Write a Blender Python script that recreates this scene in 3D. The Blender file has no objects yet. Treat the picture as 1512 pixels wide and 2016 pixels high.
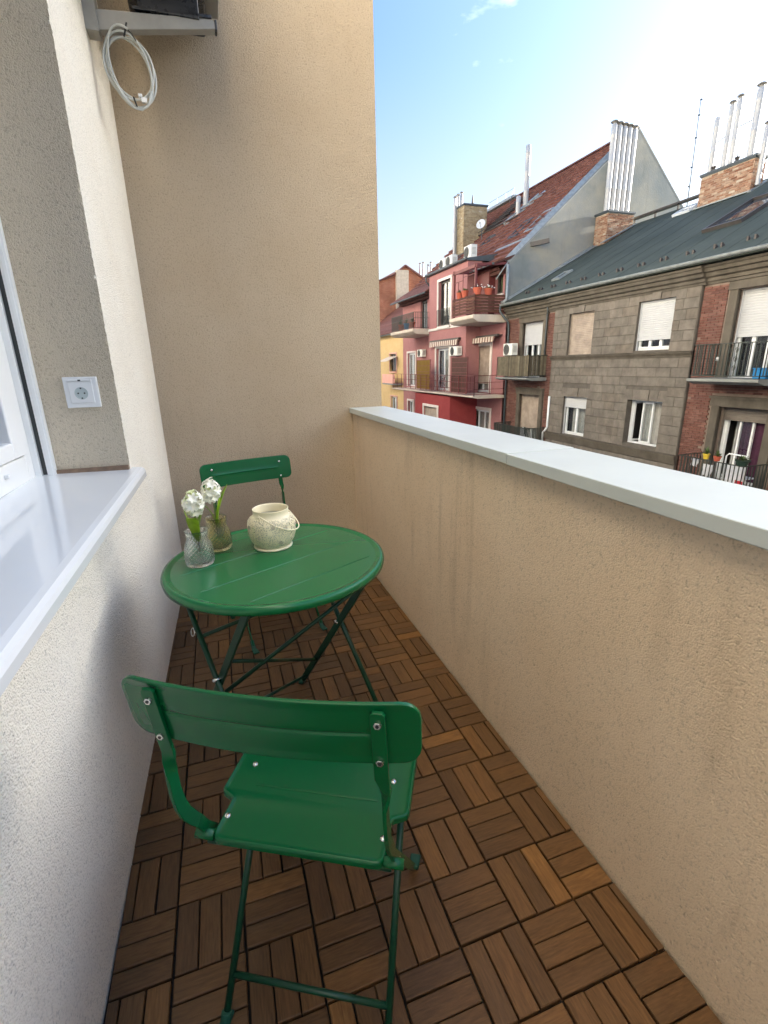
import bpy, math, random
from mathutils import Vector, Matrix
R0 = random.Random(7)
SC = bpy.context.scene
COL = SC.collection
rad = math.radians

# ------------------------------------------------------------------ camera, sky, sun, exposure
cam_d = bpy.data.cameras.new("camera")
cam = bpy.data.objects.new("camera", cam_d); COL.objects.link(cam); SC.camera = cam
Rr = Vector((0.9472504, -0.3198277, -0.0206601)); Ru = Vector((0.1123483, 0.2709924, 0.9560026)); Rf = Vector((0.3001574, 0.9078950, -0.2926298))
m = Matrix.Identity(4)
for i in range(3):
    m[i][0], m[i][1], m[i][2] = Rr[i], Ru[i], -Rf[i]
m[0][3], m[1][3], m[2][3] = -0.370126, -0.646226, 1.230198
cam.matrix_world = m
cam_d.sensor_fit = 'HORIZONTAL'; cam_d.sensor_width = 36.0; cam_d.lens = 36.0 * 943.356 / 1512.0
cam_d.clip_start = 0.02; cam_d.clip_end = 3000

SUN_EL, SUN_AZ = 12.0, 92.5        # azimuth from +Y (along the street) towards +X (over the houses opposite)
world = bpy.data.worlds.new("World"); SC.world = world; world.use_nodes = True
wn, wl = world.node_tree.nodes, world.node_tree.links
wn.clear()
wo = wn.new('ShaderNodeOutputWorld'); bg = wn.new('ShaderNodeBackground'); sky = wn.new('ShaderNodeTexSky')
sky.sky_type = 'NISHITA'; sky.sun_disc = False
sky.sun_elevation = rad(SUN_EL); sky.sun_rotation = rad(SUN_AZ); sky.air_density = 1.0; sky.dust_density = 8.0; sky.ozone_density = 4.3
bg.inputs['Strength'].default_value = 0.12
tc = wn.new('ShaderNodeTexCoord'); mp = wn.new('ShaderNodeMapping'); mp.inputs['Scale'].default_value = (2.2, 2.2, 6.0)
nz = wn.new('ShaderNodeTexNoise'); nz.inputs['Scale'].default_value = 2.6; nz.inputs['Detail'].default_value = 7; nz.inputs['Roughness'].default_value = .55
cr = wn.new('ShaderNodeValToRGB'); cr.color_ramp.elements[0].position = .63; cr.color_ramp.elements[1].position = .92
cr.color_ramp.elements[0].color = (0, 0, 0, 1); cr.color_ramp.elements[1].color = (.4, .4, .4, 1)
mixc = wn.new('ShaderNodeMix'); mixc.data_type = 'RGBA'
wl.new(tc.outputs['Generated'], mp.inputs['Vector']); wl.new(mp.outputs[0], nz.inputs['Vector']); wl.new(nz.outputs['Fac'], cr.inputs[0])
wl.new(cr.outputs[0], mixc.inputs[0]); wl.new(sky.outputs[0], mixc.inputs[6]); mixc.inputs[7].default_value = (7.0, 7.0, 7.2, 1)
sx = wn.new('ShaderNodeSeparateXYZ'); wl.new(tc.outputs['Generated'], sx.inputs[0])
hz = wn.new('ShaderNodeMapRange'); hz.interpolation_type = 'SMOOTHSTEP'; hz.inputs['From Min'].default_value = .0; hz.inputs['From Max'].default_value = .48; hz.inputs['To Min'].default_value = .75; hz.inputs['To Max'].default_value = 0
wl.new(sx.outputs[2], hz.inputs['Value'])
mixh = wn.new('ShaderNodeMix'); mixh.data_type = 'RGBA'; mixh.inputs[7].default_value = (1.75, 1.75, 1.75, 1); wl.new(hz.outputs[0], mixh.inputs[0]); wl.new(mixc.outputs[2], mixh.inputs[6])
wl.new(mixh.outputs[2], bg.inputs['Color']); wl.new(bg.outputs[0], wo.inputs['Surface'])

sun_d = bpy.data.lights.new("sun", 'SUN'); sun = bpy.data.objects.new("sun", sun_d); COL.objects.link(sun)
sun_d.energy = 4.0; sun_d.angle = rad(0.5); sun_d.color = (1.0, .92, .80)
sd = Vector((math.sin(rad(SUN_AZ)) * math.cos(rad(SUN_EL)), math.cos(rad(SUN_AZ)) * math.cos(rad(SUN_EL)), math.sin(rad(SUN_EL))))
sun.rotation_euler = sd.to_track_quat('Z', 'Y').to_euler(); sun.location = (40, 0, 40)
SC.view_settings.view_transform = 'Standard'; SC.view_settings.look = 'None'
SC.view_settings.exposure = 2.58; SC.view_settings.gamma = 1.0; SC.view_settings.use_curve_mapping = False
SC.render.film_transparent = False
SC.cycles.max_bounces = 10; SC.cycles.diffuse_bounces = 6; SC.cycles.transmission_bounces = 10; SC.cycles.transparent_max_bounces = 12
SC.cycles.caustics_reflective = False; SC.cycles.caustics_refractive = False
SC.cycles.sample_clamp_indirect = 8.0

# ------------------------------------------------------------------ helpers
def S(r, g, b):
    f = lambda c: ((c / 255 + .055) / 1.055) ** 2.4 if c > 10 else c / 255 / 12.92
    return (f(r), f(g), f(b))

class MB:
    def __init__(s): s.v = []; s.f = []
    def quad(s, *p):
        n = len(s.v); s.v += [tuple(q) for q in p]; s.f.append(tuple(range(n, n + len(p))))
    def box(s, x0, x1, y0, y1, z0, z1):
        n = len(s.v)
        s.v += [(x0, y0, z0), (x1, y0, z0), (x1, y1, z0), (x0, y1, z0), (x0, y0, z1), (x1, y0, z1), (x1, y1, z1), (x0, y1, z1)]
        s.f += [tuple(n + i for i in q) for q in ((3, 2, 1, 0), (4, 5, 6, 7), (0, 1, 5, 4), (1, 2, 6, 5), (2, 3, 7, 6), (3, 0, 4, 7))]
        return s
    def bar(s, p, q, w, h, up=(0, 0, 1)):
        p, q = Vector(p), Vector(q); d = (q - p).normalized(); up = Vector(up)
        a = d.cross(up)
        if a.length < 1e-4: a = d.cross(Vector((1, 0, 0)))
        a.normalize(); b = a.cross(d).normalized(); a *= w / 2; b *= h / 2
        n = len(s.v)
        for c in (p, q): s.v += [tuple(c - a - b), tuple(c + a - b), tuple(c + a + b), tuple(c - a + b)]
        s.f += [tuple(n + i for i in t) for t in ((0, 1, 2, 3), (7, 6, 5, 4), (4, 5, 1, 0), (5, 6, 2, 1), (6, 7, 3, 2), (7, 4, 0, 3))]
        return s
    def strip(s, pts, normals, w, t):
        """flat bar through pts: width w along the given side vectors' cross, thickness t along normals"""
        n = len(s.v); k = len(pts); pts = [Vector(p) for p in pts]
        for i, p in enumerate(pts):
            d = (pts[min(i + 1, k - 1)] - pts[max(i - 1, 0)]).normalized()
            N = Vector(normals[i] if isinstance(normals[0], (tuple, list, Vector)) else normals)
            N = (N - d * N.dot(d)).normalized(); a = d.cross(N).normalized()
            wi = w[i] if isinstance(w, (list, tuple)) else w
            s.v += [tuple(p + a * sx * wi / 2 + N * sy * t / 2) for sx, sy in ((-1, -1), (1, -1), (1, 1), (-1, 1))]
        for i in range(k - 1):
            for j in range(4):
                s.f.append((n + 4 * i + j, n + 4 * i + (j + 1) % 4, n + 4 * i + 4 + (j + 1) % 4, n + 4 * i + 4 + j))
        s.f += [(n + 3, n + 2, n + 1, n), tuple(n + 4 * (k - 1) + j for j in range(4))]
        return s
    def tube(s, pts, r, n=8, closed=False):
        pts = [Vector(p) for p in pts]; k = len(pts); b = len(s.v); prev = None
        for i, p in enumerate(pts):
            if closed: d = pts[(i + 1) % k] - pts[i - 1]
            else: d = pts[min(i + 1, k - 1)] - pts[max(i - 1, 0)]
            d.normalize()
            if prev is None:
                a = d.cross(Vector((0, 0, 1)))
                if a.length < .05: a = d.cross(Vector((0, 1, 0)))
            else: a = prev - d * prev.dot(d)
            a.normalize(); prev = a; c = d.cross(a); ri = r[i] if isinstance(r, (list, tuple)) else r
            for j in range(n):
                t = 2 * math.pi * j / n; s.v.append(tuple(p + a * math.cos(t) * ri + c * math.sin(t) * ri))
        for i in range(k if closed else k - 1):
            for j in range(n):
                i2 = (i + 1) % k
                s.f.append((b + i * n + j, b + i * n + (j + 1) % n, b + i2 * n + (j + 1) % n, b + i2 * n + j))
        if not closed:
            s.f += [tuple(b + n - 1 - j for j in range(n)), tuple(b + (k - 1) * n + j for j in range(n))]
        return s
    def lathe(s, prof, n=24, c=(0, 0, 0), fn=None):
        b = len(s.v)
        for i, (r, z) in enumerate(prof):
            for j in range(n):
                t = 2 * math.pi * j / n; rr = r + (fn(t, z) if fn else 0)
                s.v.append((c[0] + rr * math.cos(t), c[1] + rr * math.sin(t), c[2] + z))
        for i in range(len(prof) - 1):
            for j in range(n):
                s.f.append((b + i * n + j, b + i * n + (j + 1) % n, b + (i + 1) * n + (j + 1) % n, b + (i + 1) * n + j))
        return s
    def prism(s, poly, vec):
        n = len(s.v); k = len(poly); vec = Vector(vec)
        s.v += [tuple(p) for p in poly] + [tuple(Vector(p) + vec) for p in poly]
        s.f += [tuple(range(n + k - 1, n - 1, -1)), tuple(range(n + k, n + 2 * k))]
        s.f += [(n + i, n + (i + 1) % k, n + k + (i + 1) % k, n + k + i) for i in range(k)]
        return s
    def mesh(s, name, mat=None, smooth=False):
        me = bpy.data.meshes.new(name); me.from_pydata(s.v, [], s.f)
        if mat: me.materials.append(mat)
        if smooth:
            for p in me.polygons: p.use_smooth = True
        return me
    def build(s, name, mat, parent=None, smooth=False, bevel=0, seg=2, kind=None):
        me = s.mesh(name, mat, smooth)
        import bmesh
        bm = bmesh.new(); bm.from_mesh(me); bmesh.ops.recalc_face_normals(bm, faces=bm.faces); bm.to_mesh(me); bm.free()
        o = bpy.data.objects.new(name, me); COL.objects.link(o)
        if parent is not None: attach(o, parent)
        if bevel:
            md = o.modifiers.new("bevel", 'BEVEL'); md.width = bevel; md.segments = seg; md.limit_method = 'ANGLE'; md.angle_limit = rad(35)
            if smooth is False:
                for p in me.polygons: p.use_smooth = True
                md.harden_normals = True
        if kind: o['kind'] = kind
        return o

def wm(o):
    M = Matrix.LocRotScale(o.location, o.rotation_euler, o.scale)
    return (wm(o.parent) @ o.matrix_parent_inverse @ M) if o.parent else M
def attach(o, parent):
    o.parent = parent; o.matrix_parent_inverse = wm(parent).inverted()
def tag(o, label=None, cat=None, group=None, kind=None):
    if label: o['label'] = label
    if cat: o['category'] = cat
    if group: o['group'] = group
    if kind: o['kind'] = kind
    return o
def thing(name, label, cat, loc=(0, 0, 0), rz=0, group=None):
    o = bpy.data.objects.new(name, None); COL.objects.link(o); o.location = loc; o.rotation_euler = (0, 0, rz); o.empty_display_size = .1
    return tag(o, label, cat, group)
def copy_tree(o, parent=None):
    c = o.copy(); COL.objects.link(c)
    if parent is not None: c.parent = parent
    for ch in list(o.children): copy_tree(ch, c)
    return c
def inst(name, me, parent, mat4):
    o = bpy.data.objects.new(name, me); COL.objects.link(o)
    o.parent = parent; o.matrix_parent_inverse = wm(parent).inverted(); o.matrix_basis = mat4
    return o

# ------------------------------------------------------------------ materials
def nodes(name):
    m = bpy.data.materials.new(name); m.use_nodes = True
    n, l = m.node_tree.nodes, m.node_tree.links
    return m, n, l, n['Principled BSDF']
def N(n, t, **kw):
    x = n.new(t)
    for k, v in kw.items():
        if k in x.inputs: x.inputs[k].default_value = v
        else: setattr(x, k, v)
    return x
def mixrgb(n, l, fac, a, b, blend='MIX'):
    x = n.new('ShaderNodeMix'); x.data_type = 'RGBA'; x.blend_type = blend
    for sock, v in ((0, fac), (6, a), (7, b)):
        if hasattr(v, 'is_output') or isinstance(v, bpy.types.NodeSocket): l.new(v, x.inputs[sock])
        else: x.inputs[sock].default_value = v if sock == 0 else (*v, 1) if len(v) == 3 else v
    return x.outputs[2]
def noise(n, l, vec, scale, detail=4, rough=.55, lo=.35, hi=.65, sc=(1, 1, 1)):
    mpn = N(n, 'ShaderNodeMapping'); mpn.inputs['Scale'].default_value = sc; l.new(vec, mpn.inputs['Vector'])
    x = N(n, 'ShaderNodeTexNoise', Scale=scale, Detail=detail, Roughness=rough); l.new(mpn.outputs[0], x.inputs['Vector'])
    r = N(n, 'ShaderNodeMapRange'); r.inputs['From Min'].default_value = lo; r.inputs['From Max'].default_value = hi; l.new(x.outputs['Fac'], r.inputs['Value'])
    return r.outputs['Result'], x.outputs['Fac']
def vec(n): return N(n, 'ShaderNodeTexCoord').outputs['Object']

def paint(name, col, rough=.5, var=.12, vs=6, bump=0, bs=200, metal=0, spec=.5, coat=0, rv=.08):
    m, n, l, p = nodes(name); v = vec(n)
    a, _ = noise(n, l, v, vs, 5)
    c = mixrgb(n, l, a, tuple(x * (1 - var) for x in col), tuple(min(1, x * (1 + var)) for x in col))
    l.new(c, p.inputs['Base Color']); p.inputs['Roughness'].default_value = rough; p.inputs['Metallic'].default_value = metal
    p.inputs['Specular IOR Level'].default_value = spec; p.inputs['Coat Weight'].default_value = coat
    r, _ = noise(n, l, v, vs * 3, 4); rr = N(n, 'ShaderNodeMapRange'); rr.inputs['To Min'].default_value = max(.02, rough - rv); rr.inputs['To Max'].default_value = min(1, rough + rv)
    l.new(r, rr.inputs['Value']); l.new(rr.outputs[0], p.inputs['Roughness'])
    if bump:
        _, b = noise(n, l, v, bs, 3); bn = N(n, 'ShaderNodeBump', Strength=bump, Distance=.002); l.new(b, bn.inputs['Height']); l.new(bn.outputs[0], p.inputs['Normal'])
    return m

def stucco(name, col, col2, stain=None, grain=250, strength=.85, dist=.0042, stain_amt=.6, low=None):
    """scratched render: grains of 3-4 mm, soft tint patches, optional vertical dirt streaks"""
    m, n, l, p = nodes(name); v = vec(n)
    a, _ = noise(n, l, v, 2.2, 5, .6, .3, .7)
    c = mixrgb(n, l, a, col, col2)
    vo = N(n, 'ShaderNodeTexVoronoi', Scale=grain); mpn = N(n, 'ShaderNodeMapping'); 
    _, g1 = noise(n, l, v, grain * .55, 3, .6)
    nzv = N(n, 'ShaderNodeTexNoise', Scale=grain * .3, Detail=2); l.new(v, nzv.inputs['Vector'])
    ad = N(n, 'ShaderNodeVectorMath', operation='SCALE'); l.new(nzv.outputs['Color'], ad.inputs[0]); ad.inputs['Scale'].default_value = .002
    ad2 = N(n, 'ShaderNodeVectorMath', operation='ADD'); l.new(v, ad2.inputs[0]); l.new(ad.outputs[0], ad2.inputs[1]); l.new(ad2.outputs[0], vo.inputs['Vector'])
    # pits between the grains drawn darker
    pr_ = N(n, 'ShaderNodeMapRange'); pr_.inputs['From Min'].default_value = .38; pr_.inputs['From Max'].default_value = .62; l.new(g1, pr_.inputs['Value'])
    c = mixrgb(n, l, pr_.outputs[0], tuple(x * .80 for x in col), c) if False else c
    pm = N(n, 'ShaderNodeMapRange'); pm.inputs['From Min'].default_value = .28; pm.inputs['From Max'].default_value = .46; pm.inputs['To Min'].default_value = .70; pm.inputs['To Max'].default_value = 1.0; l.new(g1, pm.inputs['Value'])
    c = mixrgb(n, l, 1.0, c, (1, 1, 1), 'MULTIPLY') if False else c
    mul = N(n, 'ShaderNodeVectorMath', operation='SCALE'); l.new(c, mul.inputs[0]); l.new(pm.outputs[0], mul.inputs['Scale']); c = mul.outputs[0]
    if stain:
        s1, _ = noise(n, l, v, 3.0, 6, .6, .52, .78, (5, 5, .55))
        s2, _ = noise(n, l, v, 1.6, 5, .6, .45, .7)
        mm = N(n, 'ShaderNodeMath', operation='MULTIPLY'); l.new(s1, mm.inputs[0]); l.new(s2, mm.inputs[1])
        m2 = N(n, 'ShaderNodeMath', operation='MULTIPLY'); l.new(mm.outputs[0], m2.inputs[0]); m2.inputs[1].default_value = stain_amt
        c = mixrgb(n, l, m2.outputs[0], c, stain)
    l.new(c, p.inputs['Base Color']); p.inputs['Roughness'].default_value = .93; p.inputs['Specular IOR Level'].default_value = .2
    h = N(n, 'ShaderNodeMath', operation='MULTIPLY_ADD'); l.new(vo.outputs['Distance'], h.inputs[0]); h.inputs[1].default_value = -.6; l.new(g1, h.inputs[2])
    b = N(n, 'ShaderNodeBump', Strength=strength, Distance=dist); l.new(h.outputs[0], b.inputs['Height'])
    _, bg_ = noise(n, l, v, 9, 3); b2 = N(n, 'ShaderNodeBump', Strength=.25, Distance=.01); l.new(bg_, b2.inputs['Height']); l.new(b.outputs[0], b2.inputs['Normal'])
    l.new(b2.outputs[0], p.inputs['Normal'])
    return m

def island_mat(name, cols, rough=.9, bump=.5, bs=60, obj_random=False, streak=None):
    """many alike pieces in one mesh (random per island) or one piece per object (object random)"""
    m, n, l, p = nodes(name); v = vec(n)
    rnd = N(n, 'ShaderNodeObjectInfo').outputs['Random'] if obj_random else N(n, 'ShaderNodeNewGeometry').outputs['Random Per Island']
    cr = N(n, 'ShaderNodeValToRGB'); e = cr.color_ramp.elements
    while len(e) < len(cols): e.new(.5)
    for i, c in enumerate(cols): e[i].position = i / (len(cols) - 1); e[i].color = (*c, 1)
    l.new(rnd, cr.inputs[0]); geo = N(n, 'ShaderNodeNewGeometry').outputs['Position']
    a, _ = noise(n, l, geo, bs * .12, 5, .6, .3, .7)
    c = mixrgb(n, l, a, cr.outputs[0], (.62, .62, .62), 'MULTIPLY')
    if streak:
        s1, _ = noise(n, l, geo, 1.3, 6, .65, .45, .75, (2.2, 2.2, .5)); s_ = N(n, 'ShaderNodeMath', operation='MULTIPLY'); l.new(s1, s_.inputs[0]); s_.inputs[1].default_value = .65
        c = mixrgb(n, l, s_.outputs[0], c, streak)
    l.new(c, p.inputs['Base Color']); p.inputs['Roughness'].default_value = rough; p.inputs['Specular IOR Level'].default_value = .25
    _, b = noise(n, l, geo, bs, 4); bn = N(n, 'ShaderNodeBump', Strength=bump, Distance=.01); l.new(b, bn.inputs['Height']); l.new(bn.outputs[0], p.inputs['Normal'])
    return m

def wood_slat():
    m, n, l, p = nodes("acacia_wood"); v = vec(n); oi = N(n, 'ShaderNodeObjectInfo')
    off = N(n, 'ShaderNodeVectorMath', operation='SCALE'); l.new(oi.outputs['Random'], off.inputs['Scale']); off.inputs[0].default_value = (37., 19., 53.)
    ad = N(n, 'ShaderNodeVectorMath', operation='ADD'); l.new(v, ad.inputs[0]); l.new(off.outputs[0], ad.inputs[1])
    cr = N(n, 'ShaderNodeValToRGB'); e = cr.color_ramp.elements
    cols = [(0.0, S(96, 70, 43)), (.35, S(103, 75, 45)), (.6, S(110, 80, 47)), (.88, S(116, 84, 50)), (.96, S(128, 92, 52)), (1, S(142, 102, 56))]
    while len(e) < len(cols): e.new(.5)
    for i, (t, c) in enumerate(cols): e[i].position = t; e[i].color = (*c, 1)
    l.new(oi.outputs['Random'], cr.inputs[0])
    g, gf = noise(n, l, ad.outputs[0], 26, 6, .6, .3, .72, (1.0, 9, 9))
    c = mixrgb(n, l, g, cr.outputs[0], (.50, .44, .40), 'MULTIPLY')
    g2, _ = noise(n, l, ad.outputs[0], 11, 4, .6, .5, .8, (.6, 3, 3)); q = N(n, 'ShaderNodeMath', operation='MULTIPLY'); l.new(g2, q.inputs[0]); q.inputs[1].default_value = .4
    c = mixrgb(n, l, q.outputs[0], c, S(130, 92, 56))
    g3, _ = noise(n, l, ad.outputs[0], 7, 3, .5, .5, .75, (.5, 2, 2)); q3 = N(n, 'ShaderNodeMath', operation='MULTIPLY'); l.new(g3, q3.inputs[0]); q3.inputs[1].default_value = .3
    c = mixrgb(n, l, q3.outputs[0], c, S(90, 70, 52))
    l.new(c, p.inputs['Base Color']); p.inputs['Roughness'].default_value = .52; p.inputs['Specular IOR Level'].default_value = .4
    b = N(n, 'ShaderNodeBump', Strength=.35, Distance=.002); l.new(gf, b.inputs['Height']); l.new(b.outputs[0], p.inputs['Normal'])
    return m

def glass(name, col=(1, 1, 1), rough=.02, ior=1.45):
    m, n, l, p = nodes(name); p.inputs['Base Color'].default_value = (*col, 1); p.inputs['Transmission Weight'].default_value = 1; p.inputs['Roughness'].default_value = rough; p.inputs['IOR'].default_value = ior
    nzx, f = noise(n, l, vec(n), 40, 2); r = N(n, 'ShaderNodeMapRange'); r.inputs['To Min'].default_value = rough; r.inputs['To Max'].default_value = rough + .05; l.new(f, r.inputs['Value']); l.new(r.outputs[0], p.inputs['Roughness'])
    t = N(n, 'ShaderNodeBsdfTransparent'); t.inputs[0].default_value = (*col, 1); mx = N(n, 'ShaderNodeMixShader', Fac=.28); l.new(p.outputs[0], mx.inputs[1]); l.new(t.outputs[0], mx.inputs[2]); l.new(mx.outputs[0], n['Material Output'].inputs['Surface'])
    return m
def window_glass():
    m, n, l, p = nodes("window_glass"); n.remove(p)
    t = N(n, 'ShaderNodeBsdfTransparent'); t.inputs[0].default_value = (.93, .95, .95, 1); g = N(n, 'ShaderNodeBsdfGlossy', Roughness=.03); g.inputs[0].default_value = (.9, .95, 1, 1)
    _, f = noise(n, l, vec(n), 1.5, 2); b = N(n, 'ShaderNodeBump', Strength=.05, Distance=.02); l.new(f, b.inputs['Height']); l.new(b.outputs[0], g.inputs['Normal'])
    lw = N(n, 'ShaderNodeLayerWeight', Blend=.5); pw = N(n, 'ShaderNodeMath', operation='POWER'); l.new(lw.outputs['Facing'], pw.inputs[0]); pw.inputs[1].default_value = 4.5
    fr = N(n, 'ShaderNodeMath', operation='MULTIPLY_ADD'); l.new(pw.outputs[0], fr.inputs[0]); fr.inputs[1].default_value = .9; fr.inputs[2].default_value = .05; mx = N(n, 'ShaderNodeMixShader'); l.new(fr.outputs[0], mx.inputs[0]); l.new(t.outputs[0], mx.inputs[1]); l.new(g.outputs[0], mx.inputs[2])
    l.new(mx.outputs[0], n['Material Output'].inputs['Surface']); return m

def gable_mat():
    m, n, l, p = nodes("weathered_gable_render"); v = vec(n)
    a, _ = noise(n, l, v, .28, 6, .62, .36, .62, (1, 1, 1.4)); b, _ = noise(n, l, v, 1.1, 7, .68, .38, .68, (1, 1, .6))
    c = mixrgb(n, l, a, S(118, 126, 126), S(160, 156, 142)); q = N(n, 'ShaderNodeMath', operation='MULTIPLY'); l.new(b, q.inputs[0]); q.inputs[1].default_value = .5
    c = mixrgb(n, l, q.outputs[0], c, S(140, 146, 148))
    s1, _ = noise(n, l, v, .9, 6, .65, .56, .8, (2.4, 2.4, .35)); q2 = N(n, 'ShaderNodeMath', operation='MULTIPLY'); l.new(s1, q2.inputs[0]); q2.inputs[1].default_value = .6
    c = mixrgb(n, l, q2.outputs[0], c, S(104, 108, 108))
    l.new(c, p.inputs['Base Color']); p.inputs['Roughness'].default_value = .95
    _, h = noise(n, l, v, 22, 4); bn = N(n, 'ShaderNodeBump', Strength=.4, Distance=.02); l.new(h, bn.inputs['Height']); l.new(bn.outputs[0], p.inputs['Normal'])
    return m
def brick_tex(name, c1, c2, mortar):
    m, n, l, p = nodes(name); v = vec(n)
    mpn = N(n, 'ShaderNodeMapping'); mpn.inputs['Rotation'].default_value = (rad(90), 0, 0); l.new(v, mpn.inputs['Vector'])
    b = N(n, 'ShaderNodeTexBrick', Scale=1.0); b.inputs['Color1'].default_value = (*c1, 1); b.inputs['Color2'].default_value = (*c2, 1); b.inputs['Mortar'].default_value = (*mortar, 1)
    b.inputs['Brick Width'].default_value = .3; b.inputs['Row Height'].default_value = .1; b.inputs['Mortar Size'].default_value = .012; l.new(mpn.outputs[0], b.inputs['Vector'])
    a, _ = noise(n, l, v, .9, 6, .65, .35, .7); c = mixrgb(n, l, a, b.outputs['Color'], (.6, .55, .5), 'MULTIPLY')
    l.new(c, p.inputs['Base Color']); p.inputs['Roughness'].default_value = .9
    bn = N(n, 'ShaderNodeBump', Strength=.6, Distance=.02); l.new(b.outputs['Fac'], bn.inputs['Height']); bn.invert = True; l.new(bn.outputs[0], p.inputs['Normal'])
    return m
def lattice():
    """cream lacquered metal, stamped through in a fine lace pattern"""
    m, n, l, p = nodes("cream_lace_metal"); v = vec(n)
    p.inputs['Base Color'].default_value = (*S(240, 228, 192), 1); p.inputs['Roughness'].default_value = .42
    vo = N(n, 'ShaderNodeTexVoronoi', Scale=190, feature='DISTANCE_TO_EDGE'); l.new(v, vo.inputs['Vector'])
    cm = N(n, 'ShaderNodeMath', operation='GREATER_THAN'); l.new(vo.outputs['Distance'], cm.inputs[0]); cm.inputs[1].default_value = .165
    a, _ = noise(n, l, v, 34, 3, .5, .36, .40)
    mm = N(n, 'ShaderNodeMath', operation='MULTIPLY'); l.new(cm.outputs[0], mm.inputs[0]); l.new(a, mm.inputs[1])
    t = N(n, 'ShaderNodeBsdfTransparent'); mx = N(n, 'ShaderNodeMixShader'); l.new(mm.outputs[0], mx.inputs[0]); l.new(p.outputs[0], mx.inputs[1]); l.new(t.outputs[0], mx.inputs[2])
    bn = N(n, 'ShaderNodeBump', Strength=.4, Distance=.001); l.new(vo.outputs['Distance'], bn.inputs['Height']); l.new(bn.outputs[0], p.inputs['Normal'])
    l.new(mx.outputs[0], n['Material Output'].inputs['Surface']); return m
def bitumen():
    m, n, l, p = nodes("grey_green_roofing"); v = vec(n)
    a, _ = noise(n, l, v, .5, 6, .6, .35, .68); c = mixrgb(n, l, a, S(60, 69, 64), S(76, 84, 78))
    b, _ = noise(n, l, v, 1.2, 5, .6, .55, .8, (.3, 3, .3)); q = N(n, 'ShaderNodeMath', operation='MULTIPLY'); l.new(b, q.inputs[0]); q.inputs[1].default_value = .5
    c = mixrgb(n, l, q.outputs[0], c, S(56, 63, 62)); l.new(c, p.inputs['Base Color']); p.inputs['Roughness'].default_value = .85; p.inputs['Specular IOR Level'].default_value = .25
    _, h = noise(n, l, v, 1.6, 4, .5, .3, .7, (.4, 1.6, .4)); bn = N(n, 'ShaderNodeBump', Strength=.5, Distance=.05); l.new(h, bn.inputs['Height']); l.new(bn.outputs[0], p.inputs['Normal']); return m

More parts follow.
